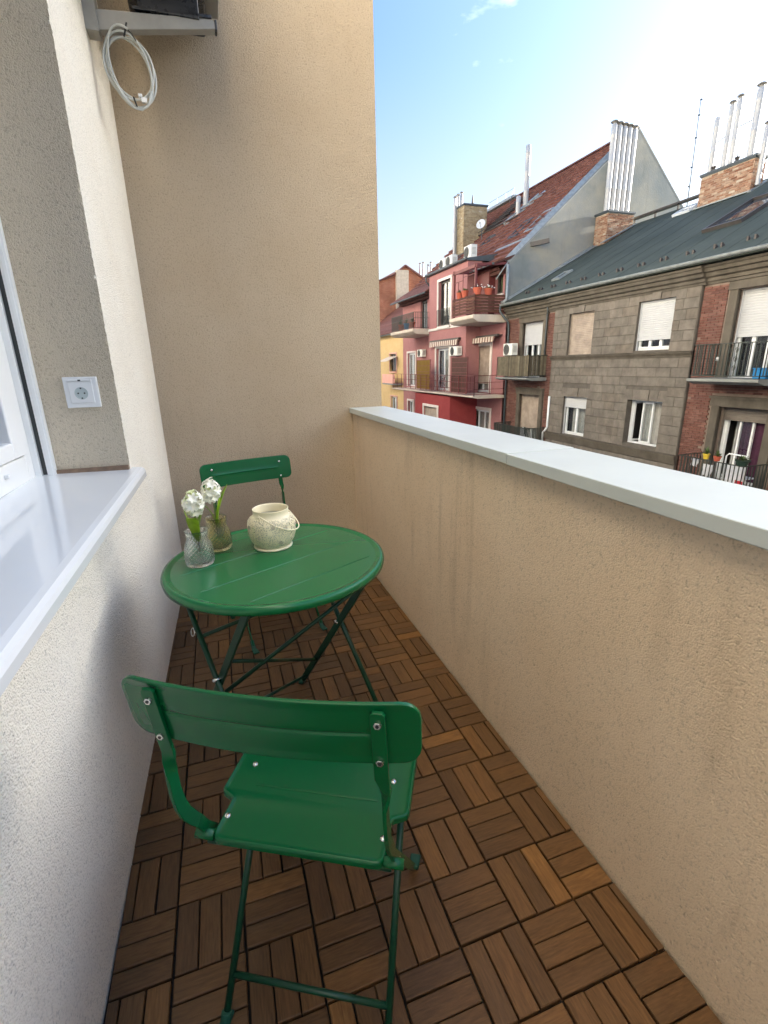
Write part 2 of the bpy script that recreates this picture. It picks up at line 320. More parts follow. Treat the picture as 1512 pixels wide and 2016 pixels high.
M = dict(
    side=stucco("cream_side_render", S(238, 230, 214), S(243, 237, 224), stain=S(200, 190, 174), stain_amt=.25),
    niche=stucco("shaded_niche_render", S(200, 186, 162), S(208, 195, 173), stain=S(170, 155, 134), stain_amt=.25),  # side wall paint with the reveal's dimmer, warmer light put into the colour
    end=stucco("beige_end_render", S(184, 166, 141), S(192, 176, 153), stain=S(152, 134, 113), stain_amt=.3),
    para=stucco("ochre_parapet_render", S(219, 196, 167), S(226, 206, 180), stain=S(150, 130, 106), stain_amt=.7, strength=.6),
    coping=paint("pale_stone_coping", S(190, 196, 193), .36, .05, 2, spec=.5, rv=.02),
    sill=paint("white_lacquered_sill", S(230, 231, 230), .10, .01, 2, spec=.5, coat=.3, rv=.008),
    pvc=paint("white_plastic", S(232, 232, 230), .30, .02, 4, rv=.01),
    gasket=paint("dark_gasket", S(62, 64, 62), .6, .1, 9),
    gap_shade=paint("brown_gap_shade", S(128, 104, 84), .8, .15, 40, .4, 160),
    under=paint("floor_underlay", (.012, .010, .009), .9, .2, 9),
    green=paint("green_powder_coat", S(2, 86, 45), .27, 0, 2, 0, 900, spec=.42, rv=0),
    tgreen=paint("green_table_coat", S(18, 104, 56), .26, 0, 2, 0, 900, spec=.5, rv=0),
    dgreen=paint("dark_green_frame", S(14, 62, 42), .36, .06, 30, 0, 900, spec=.45, rv=.02),
    rubber=paint("green_plastic_foot", S(20, 80, 62), .6, .1, 30),
    steel=paint("bright_steel", (.72, .72, .70), .22, .05, 60, metal=1),
    cream=paint("cream_lacquer", S(240, 228, 192), .4, .03, 30), lace=lattice(),
    wax=paint("grey_sand_filling", S(160, 152, 130), .9, .2, 150, .6, 400),
    clear=glass("clear_pressed_glass", (.96, .98, .97)), brown=glass("smoky_olive_glass", S(236, 230, 200)),
    petal=paint("white_petals", S(250, 247, 230), .6, .03, 60), petal2=paint("cream_green_petals", S(232, 238, 180), .6, .06, 60),
    leaf=paint("fresh_green_leaf", S(140, 172, 34), .42, .22, 45), stem=paint("pale_stem", S(120, 128, 80), .5, .1, 40),
    grey_metal=paint("grey_painted_steel", S(150, 148, 142), .4, .06, 20), black=paint("black_plastic", S(40, 42, 46), .3, .15, 12),
    cable=paint("grey_cable_sheath", S(190, 192, 186), .45, .05, 30), tie=paint("black_cable_tie", (.015, .015, .015), .5, .1, 30),
    wood=wood_slat(), wglass=window_glass(),
    asphalt=paint("street_asphalt", (.05, .05, .052), .9, .2, 1.5, .5, 40), paving=paint("pavement_concrete", (.25, .24, .22), .9, .12, 2, .3, 60), earth=paint("town_ground", (.12, .11, .10), .95, .2, .2),
    stone=island_mat("grey_ashlar_stone", [S(119, 114, 107), S(127, 122, 114), S(122, 117, 110), S(132, 126, 118), S(121, 114, 105)], .92, .5, 26, True, streak=S(98, 93, 87)),
    joint=paint("stone_joint_mortar", S(90, 86, 80), .95, .15, 4),
    trim=island_mat("weathered_stone_trim", [S(114, 107, 96), S(103, 98, 90)], .92, .6, 18, True, streak=S(78, 73, 66)),
    brick=island_mat("red_facing_brick", [S(112, 76, 68), S(128, 90, 80), S(118, 82, 73), S(140, 104, 94), S(104, 72, 68)], .9, .5, 60, False, streak=S(106, 82, 76)),
    mortar=paint("brick_mortar", S(128, 114, 104), .95, .12, 6),
    chbrick=island_mat("chimney_brick", [S(150, 108, 86), S(176, 134, 108), S(196, 164, 138), S(140, 92, 72), S(206, 184, 160), S(160, 112, 84)], .92, .6, 50, False),
    chbrick2=island_mat("yellow_chimney_brick", [S(182, 164, 128), S(194, 178, 146), S(160, 140, 108), S(204, 192, 162)], .92, .6, 50, False, streak=S(140, 122, 96)),
    lime=paint("lime_mortar", S(190, 178, 160), .95, .12, 5),
    tile=island_mat("clay_roof_tile", [S(124, 80, 70), S(136, 92, 82), S(114, 74, 66), S(146, 104, 94), S(128, 88, 82)], .8, .4, 30, False, streak=S(102, 76, 70)),
    tile_under=paint("roof_underlay", S(80, 48, 42), .95, .1, 3),
    bitumen=bitumen(), zinc=paint("grey_zinc", S(150, 158, 160), .45, .14, 6, metal=.35), lead=paint("dark_lead", S(82, 90, 94), .5, .12, 6, metal=.3),
    flue=paint("steel_flue", (.50, .51, .51), .55, .06, 14, metal=.25), fluecap=paint("dull_flue_cap", S(140, 138, 134), .5, .1, 30, metal=.4),
    gable=gable_mat(), pink=stucco("pink_facade_render", S(160, 114, 114), S(168, 122, 121), stain=S(142, 98, 99), grain=40, strength=.4, dist=.01, stain_amt=.5),
    red=stucco("red_facade_render", S(140, 60, 62), S(148, 68, 69), stain=S(150, 54, 60), grain=40, strength=.4, dist=.01, stain_amt=.4),
    yellow=stucco("yellow_facade_render", S(200, 174, 126), S(208, 184, 138), stain=S(176, 150, 104), grain=40, strength=.4, dist=.01),
    wtrim=paint("white_window_trim", S(216, 210, 204), .7, .06, 4), wframe=paint("white_window_frame", S(222, 228, 232), .4, .05, 6),
    dframe=paint("dark_window_frame", S(66, 62, 60), .5, .1, 8),
    shut=paint("white_roller_shutter", S(186, 190, 194), .55, .03, 3), shutb=paint("beige_roller_shutter", S(160, 148, 136), .65, .18, 3), shutg=paint("dark_roller_shutter", S(104, 98, 92), .6, .1, 3),
    curtain=paint("net_curtain", S(160, 160, 156), .9, .12, 4), dcurtain=paint("purple_curtain", S(70, 36, 60), .9, .15, 5), dark=paint("dim_room", (.02, .02, .022), .9, .2, 2),
    iron=paint("dark_iron_railing", S(52, 60, 56), .5, .15, 12, metal=.2), rust=paint("red_brown_steel", S(104, 48, 48), .55, .12, 8), slat=island_mat("old_grey_wood_slat", [S(98, 92, 78), S(124, 116, 98), S(86, 80, 68), S(134, 128, 108)], .9, .5, 40, True),
    bslat=island_mat("brown_fence_board", [S(92, 64, 54), S(108, 76, 62), S(80, 54, 48)], .8, .4, 40, True),
    slab=paint("balcony_concrete", S(196, 186, 172), .85, .1, 2), gslab=paint("grey_balcony_slab", S(128, 132, 130), .8, .14, 2), 
    yscreen=paint("yellow_screen_fabric", S(112, 84, 6), .85, .08, 3), bscreen=paint("brown_screen_panel", S(76, 48, 42), .85, .08, 3),
    awn=paint("striped_awning_light", S(206, 196, 184), .85, .06, 5), awn2=paint("striped_awning_dark", S(120, 92, 84), .85, .08, 5),
    acw=paint("white_air_conditioner", S(222, 224, 220), .45, .04, 4), acd=paint("grey_fan_grille", S(104, 110, 108), .5, .1, 12),
    terra=paint("terracotta", S(176, 88, 66), .8, .1, 20), plant=paint("pot_plant_leaf", S(70, 92, 48), .6, .3, 30), blossom=paint("white_blossom", S(238, 238, 236), .7, .05, 40),
    ypot=paint("yellow_pot", S(206, 182, 60), .5, .1, 20), blue=paint("blue_plastic", S(36, 132, 196), .45, .06, 10), redc=paint("red_cloth", S(176, 36, 52), .85, .12, 12), dirtyw=paint("white_laundry", S(214, 218, 226), .8, .05, 8),
)
M['curtain'].name = "net_curtain"
farbrick = brick_tex("far_red_brick", S(176, 98, 70), S(196, 124, 90), S(190, 160, 136))

# ------------------------------------------------------------------ ground and street
g = MB(); g.quad((-300, -300, -9.2), (300, -300, -9.2), (300, 400, -9.2), (-300, 400, -9.2)); tag(g.build("ground", M['earth']), kind='structure')
g = MB().box(3.4, 10.6, -80, 160, -9.3, -9.15); tag(g.build("road", M['asphalt']), kind='structure')
for x0, x1 in ((.8, 3.4), (10.6, 14.2)):
    g = MB().box(x0, x1, -80, 160, -9.3, -9.02); tag(g.build("pavement", M['paving']), kind='structure')

# ------------------------------------------------------------------ balcony floor: wooden slats in squares of three
floor = MB().box(-.80, .52, -2.2, 2.45, -.06, -.014).build("balcony_floor", M['under']); tag(floor, kind='structure')
def slat_mesh():
    L, Wd, t, c = .0727, .0228, .014, .0016
    b = MB(); v = []
    for z, k in ((-t, 0), (-c, 0), (0, c)):
        b.v += [(-L + k, -Wd + k, z), (L - k, -Wd + k, z), (L - k, Wd - k, z), (-L + k, Wd - k, z)]
    for q in (0, 4):
        b.f += [(q + i, q + (i + 1) % 4, q + 4 + (i + 1) % 4, q + 4 + i) for i in range(4)]
    b.f.append((8, 9, 10, 11))
    return b
SM = slat_mesh(); slat_me = SM.mesh("slat", M['wood'])
camp = Vector((-.370126, -.646226, 1.230198))
def to_px(p):
    d = Vector(p) - camp; z = d.dot(Rf)
    return (756 + 943.356 * d.dot(Rr) / z, 1008 - 943.356 * d.dot(Ru) / z) if z > .05 else (-9e3, -9e3)
cells = []
X0, X1, Y0, Y1 = -.722, .418, -1.8, 2.35
for i in range(-5, 3):
    for j in range(-12, 16):
        for k in (-1, 0, 1):
            if (i + j) % 2 == 0: bx = [i * .15 + .0023, i * .15 + .1477]; by = [j * .15 + .075 + k * .0493 - .0228, j * .15 + .075 + k * .0493 + .0228]; rot = 0
            else: by = [j * .15 + .0023, j * .15 + .1477]; bx = [i * .15 + .075 + k * .0493 - .0228, i * .15 + .075 + k * .0493 + .0228]; rot = 1
            bx = [max(X0, bx[0]), min(X1, bx[1])]; by = [max(Y0, by[0]), min(Y1, by[1])]
            if bx[1] - bx[0] < .008 or by[1] - by[0] < .008: continue
            cx, cy = sum(bx) / 2, sum(by) / 2; sx, sy = (bx[1] - bx[0]), (by[1] - by[0])
            u, v_ = to_px((cx, cy, 0)); vis = -60 < u < 1570 and -60 < v_ < 2090
            cells.append((0 if vis else 1, (Vector((cx, cy, 0)) - camp).length, cx, cy, sx, sy, rot))
cells.sort()
rest = MB()
for q, (inv, d, cx, cy, sx, sy, rot) in enumerate(cells):
    L, Wd = (sx, sy) if rot == 0 else (sy, sx)
    tilt = Matrix.Rotation(R0.uniform(-.006, .006), 4, 'X') @ Matrix.Rotation(R0.uniform(-.004, .004), 4, 'Y') @ Matrix.Rotation(R0.uniform(-.006, .006), 4, 'Z')
    mt = Matrix.Translation((cx + R0.uniform(-.0006, .0006), cy + R0.uniform(-.0006, .0006), R0.uniform(-.0012, .0006))) @ Matrix.Rotation(rad(90) * rot, 4, 'Z') @ tilt @ Matrix.Diagonal((L / .1454, Wd / .0456, 1, 1))
    if q < 300: inst("slat", slat_me, floor, mt)
    else:
        n = len(rest.v); rest.v += [tuple(mt @ Vector(p)) for p in SM.v]; rest.f += [tuple(n + a for a in f) for f in SM.f]
wood2 = wood_slat(); wood2.name = "acacia_wood_far"
for nd in wood2.node_tree.nodes:
    pass
def swap_random(mat):
    n, l = mat.node_tree.nodes, mat.node_tree.links
    geo = n.new('ShaderNodeNewGeometry')
    for lk in list(l):
        if lk.from_node.type == 'OBJECT_INFO': t = lk.to_socket; l.remove(lk); l.new(geo.outputs['Random Per Island'], t)
swap_random(wood2)
rest.build("slat", wood2, floor, kind='stuff')

# ------------------------------------------------------------------ balcony walls
LW = lambda y: -.731 + .0175 * y
YR, YE = 1.305, 2.355
sw = thing("side_wall", "cream roughcast house wall with window niche beside the table", "wall", (-1.0, 0, 0))
b = MB()
# below the sill and behind the camera
b.prism([(LW(-3), -3, -.3), (LW(YR), YR, -.3), (-1.6, YR, -.3), (-1.6, -3, -.3)], (0, 0, 1.135))
b.prism([(LW(-3), -3, .835), (LW(-.7), -.7, .835), (-1.6, -.7, .835), (-1.6, -3, .835)], (0, 0, 12.2))
b.prism([(LW(-.7), -.7, 2.55), (LW(YR), YR, 2.55), (-1.6, YR, 2.55), (-1.6, -.7, 2.55)], (0, 0, 10.485))
b.build("lower_wall", M['side'], sw)
# pier between niche and end wall, its corner edge a little ragged
b = MB(); zs = [-.3 + 4.3 * i / 900 for i in range(900)] + [13.035]; rj = random.Random(3); jit = []
a = 0
for z in zs:
    a = .6 * a + rj.gauss(0, .0011); jit.append(a)
n = len(b.v)
for z, j in zip(zs, jit):
    w = 1 if z > .84 else 0
    b.v += [(LW(YE + .1), YE + .1, z), (LW(YR + .006), YR + .006, z), (LW(YR) - abs(j) * w * .6, YR + j * w, z), (LW(YR) - .006, YR, z), (-1.6, YR, z)]
for i in range(900):
    for c in range(4): b.f.append((n + 5 * i + c, n + 5 * i + c + 1, n + 5 * i + c + 6, n + 5 * i + c + 5))
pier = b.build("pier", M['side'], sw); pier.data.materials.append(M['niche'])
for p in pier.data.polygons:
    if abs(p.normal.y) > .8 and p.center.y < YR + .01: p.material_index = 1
# window inside the niche
XF = -1.0
win = bpy.data.objects.new("window", None); COL.objects.link(win); win.location = (XF, .3, .88); attach(win, sw)
b = MB()
b.box(-1.07, XF, 1.228, YR - .001, .885, 2.549); b.box(-1.07, XF, -.699, -.62, .885, 2.549); b.box(-1.07, XF, -.62, 1.228, .885, .968); b.box(-1.07, XF, -.62, 1.228, 2.46, 2.549)
b.build("frame", M['pvc'], win, bevel=.004)
b = MB()
X1s = XF + .012
for (ya, yb) in ((.32, 1.222), (-.612, .312)):
    b.box(-1.05, X1s, yb - .107, yb, .974, 2.452); b.box(-1.05, X1s, ya, ya + .107, .974, 2.452); b.box(-1.05, X1s, ya + .107, yb - .107, .974, 1.026); b.box(-1.05, X1s, ya + .107, yb - .107, 2.36, 2.452)
b.build("sash", M['pvc'], win, bevel=.006, seg=3)
for (ya, yb) in ((.427, 1.115), (-.505, .205)):
    MB().box(-1.035, -1.025, ya, yb, 1.026, 2.36).build("pane", M['wglass'], win)
MB().box(-1.6, -1.5, -.7, YR, .84, 2.55).build("room_back", M['dark'], win)
b = MB(); b.box(XF, -.9805, YR - .03, YR - .001, .885, 2.549); b.box(-.9655, -.94, YR - .022, YR - .001, .885, 2.549); b.box(-.958, -.946, YR - .026, YR - .0225, .885, 2.549)
b.build("shutter_guide", M['pvc'], win, bevel=.002)
MB().box(-.9803, -.9657, YR - .014, YR - .001, .886, 2.548).build("gasket", M['gasket'], win)
MB().box(XF, XF + .014, 1.03, 1.05, .93, .942).build("drain_cap", M['pvc'], win, bevel=.003)
# window sill with rolled nose
b = MB(); prof = []
def sillz(x, y): return .889 - .055 * (x + .97) * .4 + (y - 1.3) * .018
pts = [(-1.0, 0.0), (-.69, 0.0), (-.676, -.002), (-.668, -.008), (-.664, -.017), (-.664, -.036), (-.668, -.040), (-.72, -.040)]
ya, yb = -.72, YR - .0005 + .035
n = len(b.v)
for y in (ya, yb):
    for x, dz in pts: b.v.append((x + .0175 * (y - 1.3) , y, sillz(x, y) + dz))
k = len(pts)
for i in range(k - 1): b.f.append((n + i, n + i + 1, n + k + i + 1, n + k + i))
b.f += [tuple(n + i for i in range(k)), tuple(n + k + i for i in reversed(range(k)))]
b.build("window_sill", M['sill'], sw, smooth=False)
b = MB(); b.box(-.985, LW(YR) - .004, YR - .012, YR + .01, .878, .9); b.build("shaded_gap", M['gap_shade'], sw)  # brown strip painted in for the shadow gap between reveal and sill

ew = thing("end_wall", "tall beige roughcast wall closing the far end of the balcony", "wall", (0, YE, 0))
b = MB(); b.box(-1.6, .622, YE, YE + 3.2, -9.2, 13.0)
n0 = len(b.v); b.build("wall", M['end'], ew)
pw = thing("parapet_wall", "low ochre roughcast parapet under white stone coping", "wall", (.52, 0, 0))
MB().box(.425, .612, -2.4, YE - .001, -.4, .944).build("wall", M['para'], pw)
MB().box(.425, .612, -3.2, 2.3, -9.2, -.4).build("lower_wall", M['para'], pw)
for ya, yb, dz, dx in ((-2.4, .5475, 0, 0), (.5505, YE - .002, .0015, .001)):
    MB().box(.404 + dx, .642, ya, yb, .945 + dz, .977 + dz).build("coping_slab", M['coping'], pw, bevel=.0025)
MB().box(.41, .64, .5475, .5505, .946, .974).build("coping_joint", M['lime'], pw)
# other end of the balcony, behind the camera
b = MB().box(-.74, .612, -2.6, -2.402, -.4, .976); tag(b.build("end_parapet", M['para']), "low ochre roughcast parapet across the near end of the balcony", "wall")
ab = MB().box(-8, -1.61, -30, 60, -9.2, 13.0); ab.box(-1.605, .60, 5.6, 60, -9.2, 13.0); ab.box(-1.605, -.76, -30, -3.05, -9.2, 13.0)
tag(ab.build("apartment_building", M['side']), "beige apartment block that the balcony belongs to", "building")

# ------------------------------------------------------------------ power socket on the niche wall
so = thing("power_socket", "white square power socket on the wall of the window niche", "socket", (-.814, YR, 1.163))
b = MB(); y0 = YR - .010
b.box(-.866, -.762, y0, YR + .002, 1.111, 1.214); b.build("cover_plate", M['pvc'], so, bevel=.003)
MB().box(-.851, -.778, y0 - .004, y0, 1.127, 1.198).build("insert", M['pvc'], so, bevel=.002)
MB().box(-.851, -.778, y0 - .006, y0 - .001, 1.199, 1.206).build("hinge_lid", M['pvc'], so, bevel=.001)
b = MB(); n = len(b.v)
b.lathe([(.0205, 0), (.0205, .0012), (.019, .0016), (.018, .0002), (0.0001, .0002)], 28)
o = b.build("socket_well", paint("socket_grey", S(186, 196, 194), .35, .04, 20), so); o.matrix_basis = Matrix.Translation((-.8145, y0 - .004, 1.160)) @ Matrix.Rotation(rad(90), 4, 'X')
for dx, dz in ((-.0095, 0), (.0095, 0), (0, .0165), (0, -.0165)):
    MB().box(-.8145 + dx - .0026, -.8145 + dx + .0026, y0 - .0062, y0 - .004, 1.160 + dz - .0026, 1.160 + dz + .0026).build("pin_hole", M['gasket'], so, bevel=.0012)
MB().box(-.8185, -.8105, y0 - .0075, y0 - .006, 1.2, 1.205).build("latch", M['gasket'], so)

# ------------------------------------------------------------------ bracket, unit on it, cable coil
YB = 1.95; xw = LW(YB)
br = thing("wall_bracket", "grey steel bracket arm on side wall carrying the black unit", "bracket", (xw, YB, 2.55))
b = MB(); b.prism([(xw, YB - .02, 2.505), (-.225, YB - .02, 2.578), (-.205, YB - .02, 2.582), (-.205, YB - .02, 2.60), (-.225, YB - .02, 2.612), (xw, YB - .02, 2.575)], (0, .04, 0)); b.build("arm", M['grey_metal'], br, bevel=.003)
MB().box(xw - .002, xw + .045, YB - .035, YB + .035, 2.50, 2.70).build("wall_plate", M['grey_metal'], br, bevel=.003)
MB().box(-.212, -.203, YB - .022, YB + .022, 2.577, 2.612).build("end_cap", M['black'], br, bevel=.002)
un = thing("air_conditioner", "black cased air conditioning unit above the balcony, mostly out of frame", "air conditioner", (-.38, 2.1, 2.62))
MB().box(-.55, -.235, 1.62, 2.31, 2.735, 3.30).build("casing", M['black'], un, bevel=.012, seg=3)
for y in (1.945,): MB().box(-.50, -.27, y - .02, y + .02, 2.60, 2.737).build("mounting_foot", M['black'], un, bevel=.004)
MB().bar((-.52, YB, 2.602), (-.222, YB, 2.618), .05, .012).build("rubber_strip", M['black'], un, bevel=.002)
MB().box(-.233, -.17, 2.10, 2.28, 2.80, 2.90).build("valve_cover", M['grey_metal'], un, bevel=.006)
co = thing("cable_coil", "coil of pale grey cable hanging from the bracket arm", "cable", (-.56, YB, 2.5))
rc = random.Random(5); b = MB(); pts = []
for k in range(5 * 40 + 1):
    t = 2 * math.pi * k / 40; lap = k / 40
    rx = .080 + .009 * math.sin(lap * 2.1 + 1) ; rz = .116 + .018 * math.sin(lap * 1.7)
    ang = t + .5; ex, ez = rx * math.sin(ang), rz * math.cos(ang)
    tl = rad(11); pts.append((-.562 + ex * math.cos(tl) - ez * math.sin(tl) + .004 * math.sin(lap * 3), YB - .01 - .007 * (lap - 2.5) + .004 * math.sin(t * 2 + lap), 2.402 + ez * math.cos(tl) + ex * math.sin(tl) + .006 * math.sin(lap * 2.6)))
b.tube(pts, .0042, 8); b.build("cable", M['cable'], co, smooth=True)
b = MB(); pts = [(-.60, YB - .02, 2.33)]
pts = [(-.632 + .0, YB - .03, 2.36), (-.60, YB - .032, 2.30), (-.565, YB - .032, 2.262), (-.535, YB - .03, 2.258), (-.505, YB - .028, 2.285), (-.49, YB - .026, 2.33)]
b.tube(pts, .0036, 8); b.build("loose_end", M['cable'], co, smooth=True)
b = MB(); b.tube([(-.565, YB - .026, 2.50), (-.556, YB - .028, 2.525), (-.55, YB - .026, 2.545), (-.545, YB, 2.56)], .003, 6); b.tube([(-.553, YB - .026, 2.53), (-.535, YB - .03, 2.51), (-.522, YB - .028, 2.49)], .002, 6); b.build("cable_tie", M['tie'], co)
for x, z, s in ((-.522, 2.292, .0105), (-.535, 2.306, .007)):
    MB().box(x - s, x + s, YB - .04, YB - .028, z - s * .8, z + s * .8).build("cable_tag", M['pvc'], co, bevel=.001)
MB().bar((-.561, YB - .03, 2.30), (-.553, YB - .033, 2.268), .008, .004).build("tape", M['tie'], co)

# ------------------------------------------------------------------ folding table
def make_table():
    t = thing("folding_table", "round green metal folding table with flowers and lantern on it", "table", (-.259, .715, 0), rad(26.0))
    P = lambda u, v, z: (u, v, z)
    R, H = .3195, .693
    def build(bm, name, mat, **k):
        o = bm.build(name, mat, None, **k); o.parent = t; return o
    # top: disc in strips between pressed grooves, with a raised rolled rim
    b = MB(); gv = [-.195, -.055, .085, .23]
    RI = .293; NR = 96
    rings = [(RI - .008, H - .0052), (RI - .002, H - .0043), (RI + .006, H - .0035), (RI + .012, H - .0006), (RI + .019, H), (R - .003, H - .003), (R, H - .010), (R - .002, H - .022), (R - .008, H - .024), (R - .010, H - .012), (RI, H - .010), (.02, H - .009)]
    b.lathe(rings, NR)
    # disc field as grid with grooves running along local x
    ys = [-RI]
    for g_ in gv: ys += [g_ - .0024, g_ - .0010, g_ + .0010, g_ + .0024]
    ys += [RI]; full = []
    for a_, c_ in zip(ys, ys[1:]):
        full.append(a_)
        kq = max(1, math.ceil((c_ - a_) / .007)); full += [a_ + (c_ - a_) * q / kq for q in range(1, kq)]
    full += [RI - .0005, RI - .0015, RI - .003, RI - .005, -RI + .0005, -RI + .0015, -RI + .003, -RI + .005, RI]; full = sorted(set(full))
    rows = []
    for y in full:
        hw = math.sqrt(max(0, RI * RI - y * y)); glen = max(0, hw - .03)
        row = []
        isg = any(abs(abs(y - g_) - .0010) < 1e-5 for g_ in gv)
        for q in range(25):
            s_ = -1 + 2 * q / 24; x = hw * s_
            dz = -.0026 if (isg and abs(x) < glen) else 0
            row.append(len(b.v)); b.v.append((x, y, H - .004 + dz))
        rows.append(row)
    for r1, r2 in zip(rows, rows[1:]):
        for q in range(24): b.f.append((r1[q], r1[q + 1], r2[q + 1], r2[q]))
    nl = (len(rings) - 1) * NR; tt = build(b, "tabletop", M['tgreen'], smooth=True)
    for p in tt.data.polygons:
        if p.index >= nl: p.use_smooth = False
    zt = .672
    for s in (-1, 1):
        u = .217 * s
        b = MB(); b.bar((u, .264, .012), (u, -.206, zt), .008, .024, (1, 0, 0)) if False else b.strip([(u, .264, .004), (u, -.206, zt)], (1, 0, 0), .024, .008)
        o = build(b, "flat_leg", M['dgreen'], bevel=.0015)
        b = MB(); uu = u + .011 * s; b.tube([(uu, -.264, .006), (uu, .206, zt)], .0082, 10); build(b, "round_leg", M['dgreen'], smooth=True)
        b = MB(); b.tube([(u, .2665, 0), (u, .257, .022)], .013, 12); build(b, "leg_cap", M['rubber'], smooth=True)
        b = MB(); b.tube([(uu, -.266, 0), (uu, -.253, .024)], .0115, 12); build(b, "leg_cap", M['rubber'], smooth=True)
        b = MB(); b.tube([(u - .012, .0, .385), (u + .024 * s, .0, .385)] if s > 0 else [(u + .012, 0, .385), (u - .024, 0, .385)], .0055, 10); b.tube([(u + .006 * -s, 0, .385), (u + .012 * -s, 0, .385)], .008, 10); build(b, "pivot_bolt", M['steel'], smooth=True)
        MB
        b = MB(); b.bar((u, -.215, zt + .002), (u, .215, zt + .002), .022, .014); build(b, "top_rail", M['dgreen'], bevel=.002)
    L = lambda s, z: (.217 * s, .264 - .47 * (z - .004) / (zt - .004), z)      # point on a flat leg
    Tn = lambda s, z: (.228 * s, -.264 + .47 * (z - .006) / (zt - .006), z)
    b = MB(); b.tube([L(-1, .47), L(1, .16)], .0058, 8); build(b, "brace", M['dgreen'], smooth=True)
    p0, p1 = Vector(L(-1, .27)), Vector(L(1, .585)); p0.y -= .008; p1.y -= .008
    b = MB(); b.tube([p0, p0.lerp(p1, .5), p1], .0068, 8); build(b, "brace", M['dgreen'], smooth=True)
    b = MB(); b.tube([Tn(-1, .49), Tn(1, .49)], .006, 8); build(b, "stretcher", M['dgreen'], smooth=True)
    b = MB(); b.tube([Tn(-1, .06), Tn(1, .06)], .006, 8); build(b, "stretcher", M['dgreen'], smooth=True)
    b = MB(); b.tube([L(-1, .05), L(1, .05)], .006, 8); build(b, "stretcher", M['dgreen'], smooth=True)
    b = MB(); c = Vector(Tn(-1, .515)); b.tube([c + Vector((-.012 + .003 * math.sin(2 * math.pi * q / 16), .011 * math.cos(2 * math.pi * q / 16), .011 * math.sin(2 * math.pi * q / 16) - .012)) for q in range(16)], .0022, 6, True); build(b, "latch_ring", M['steel'], smooth=True)
    return t
table = make_table()

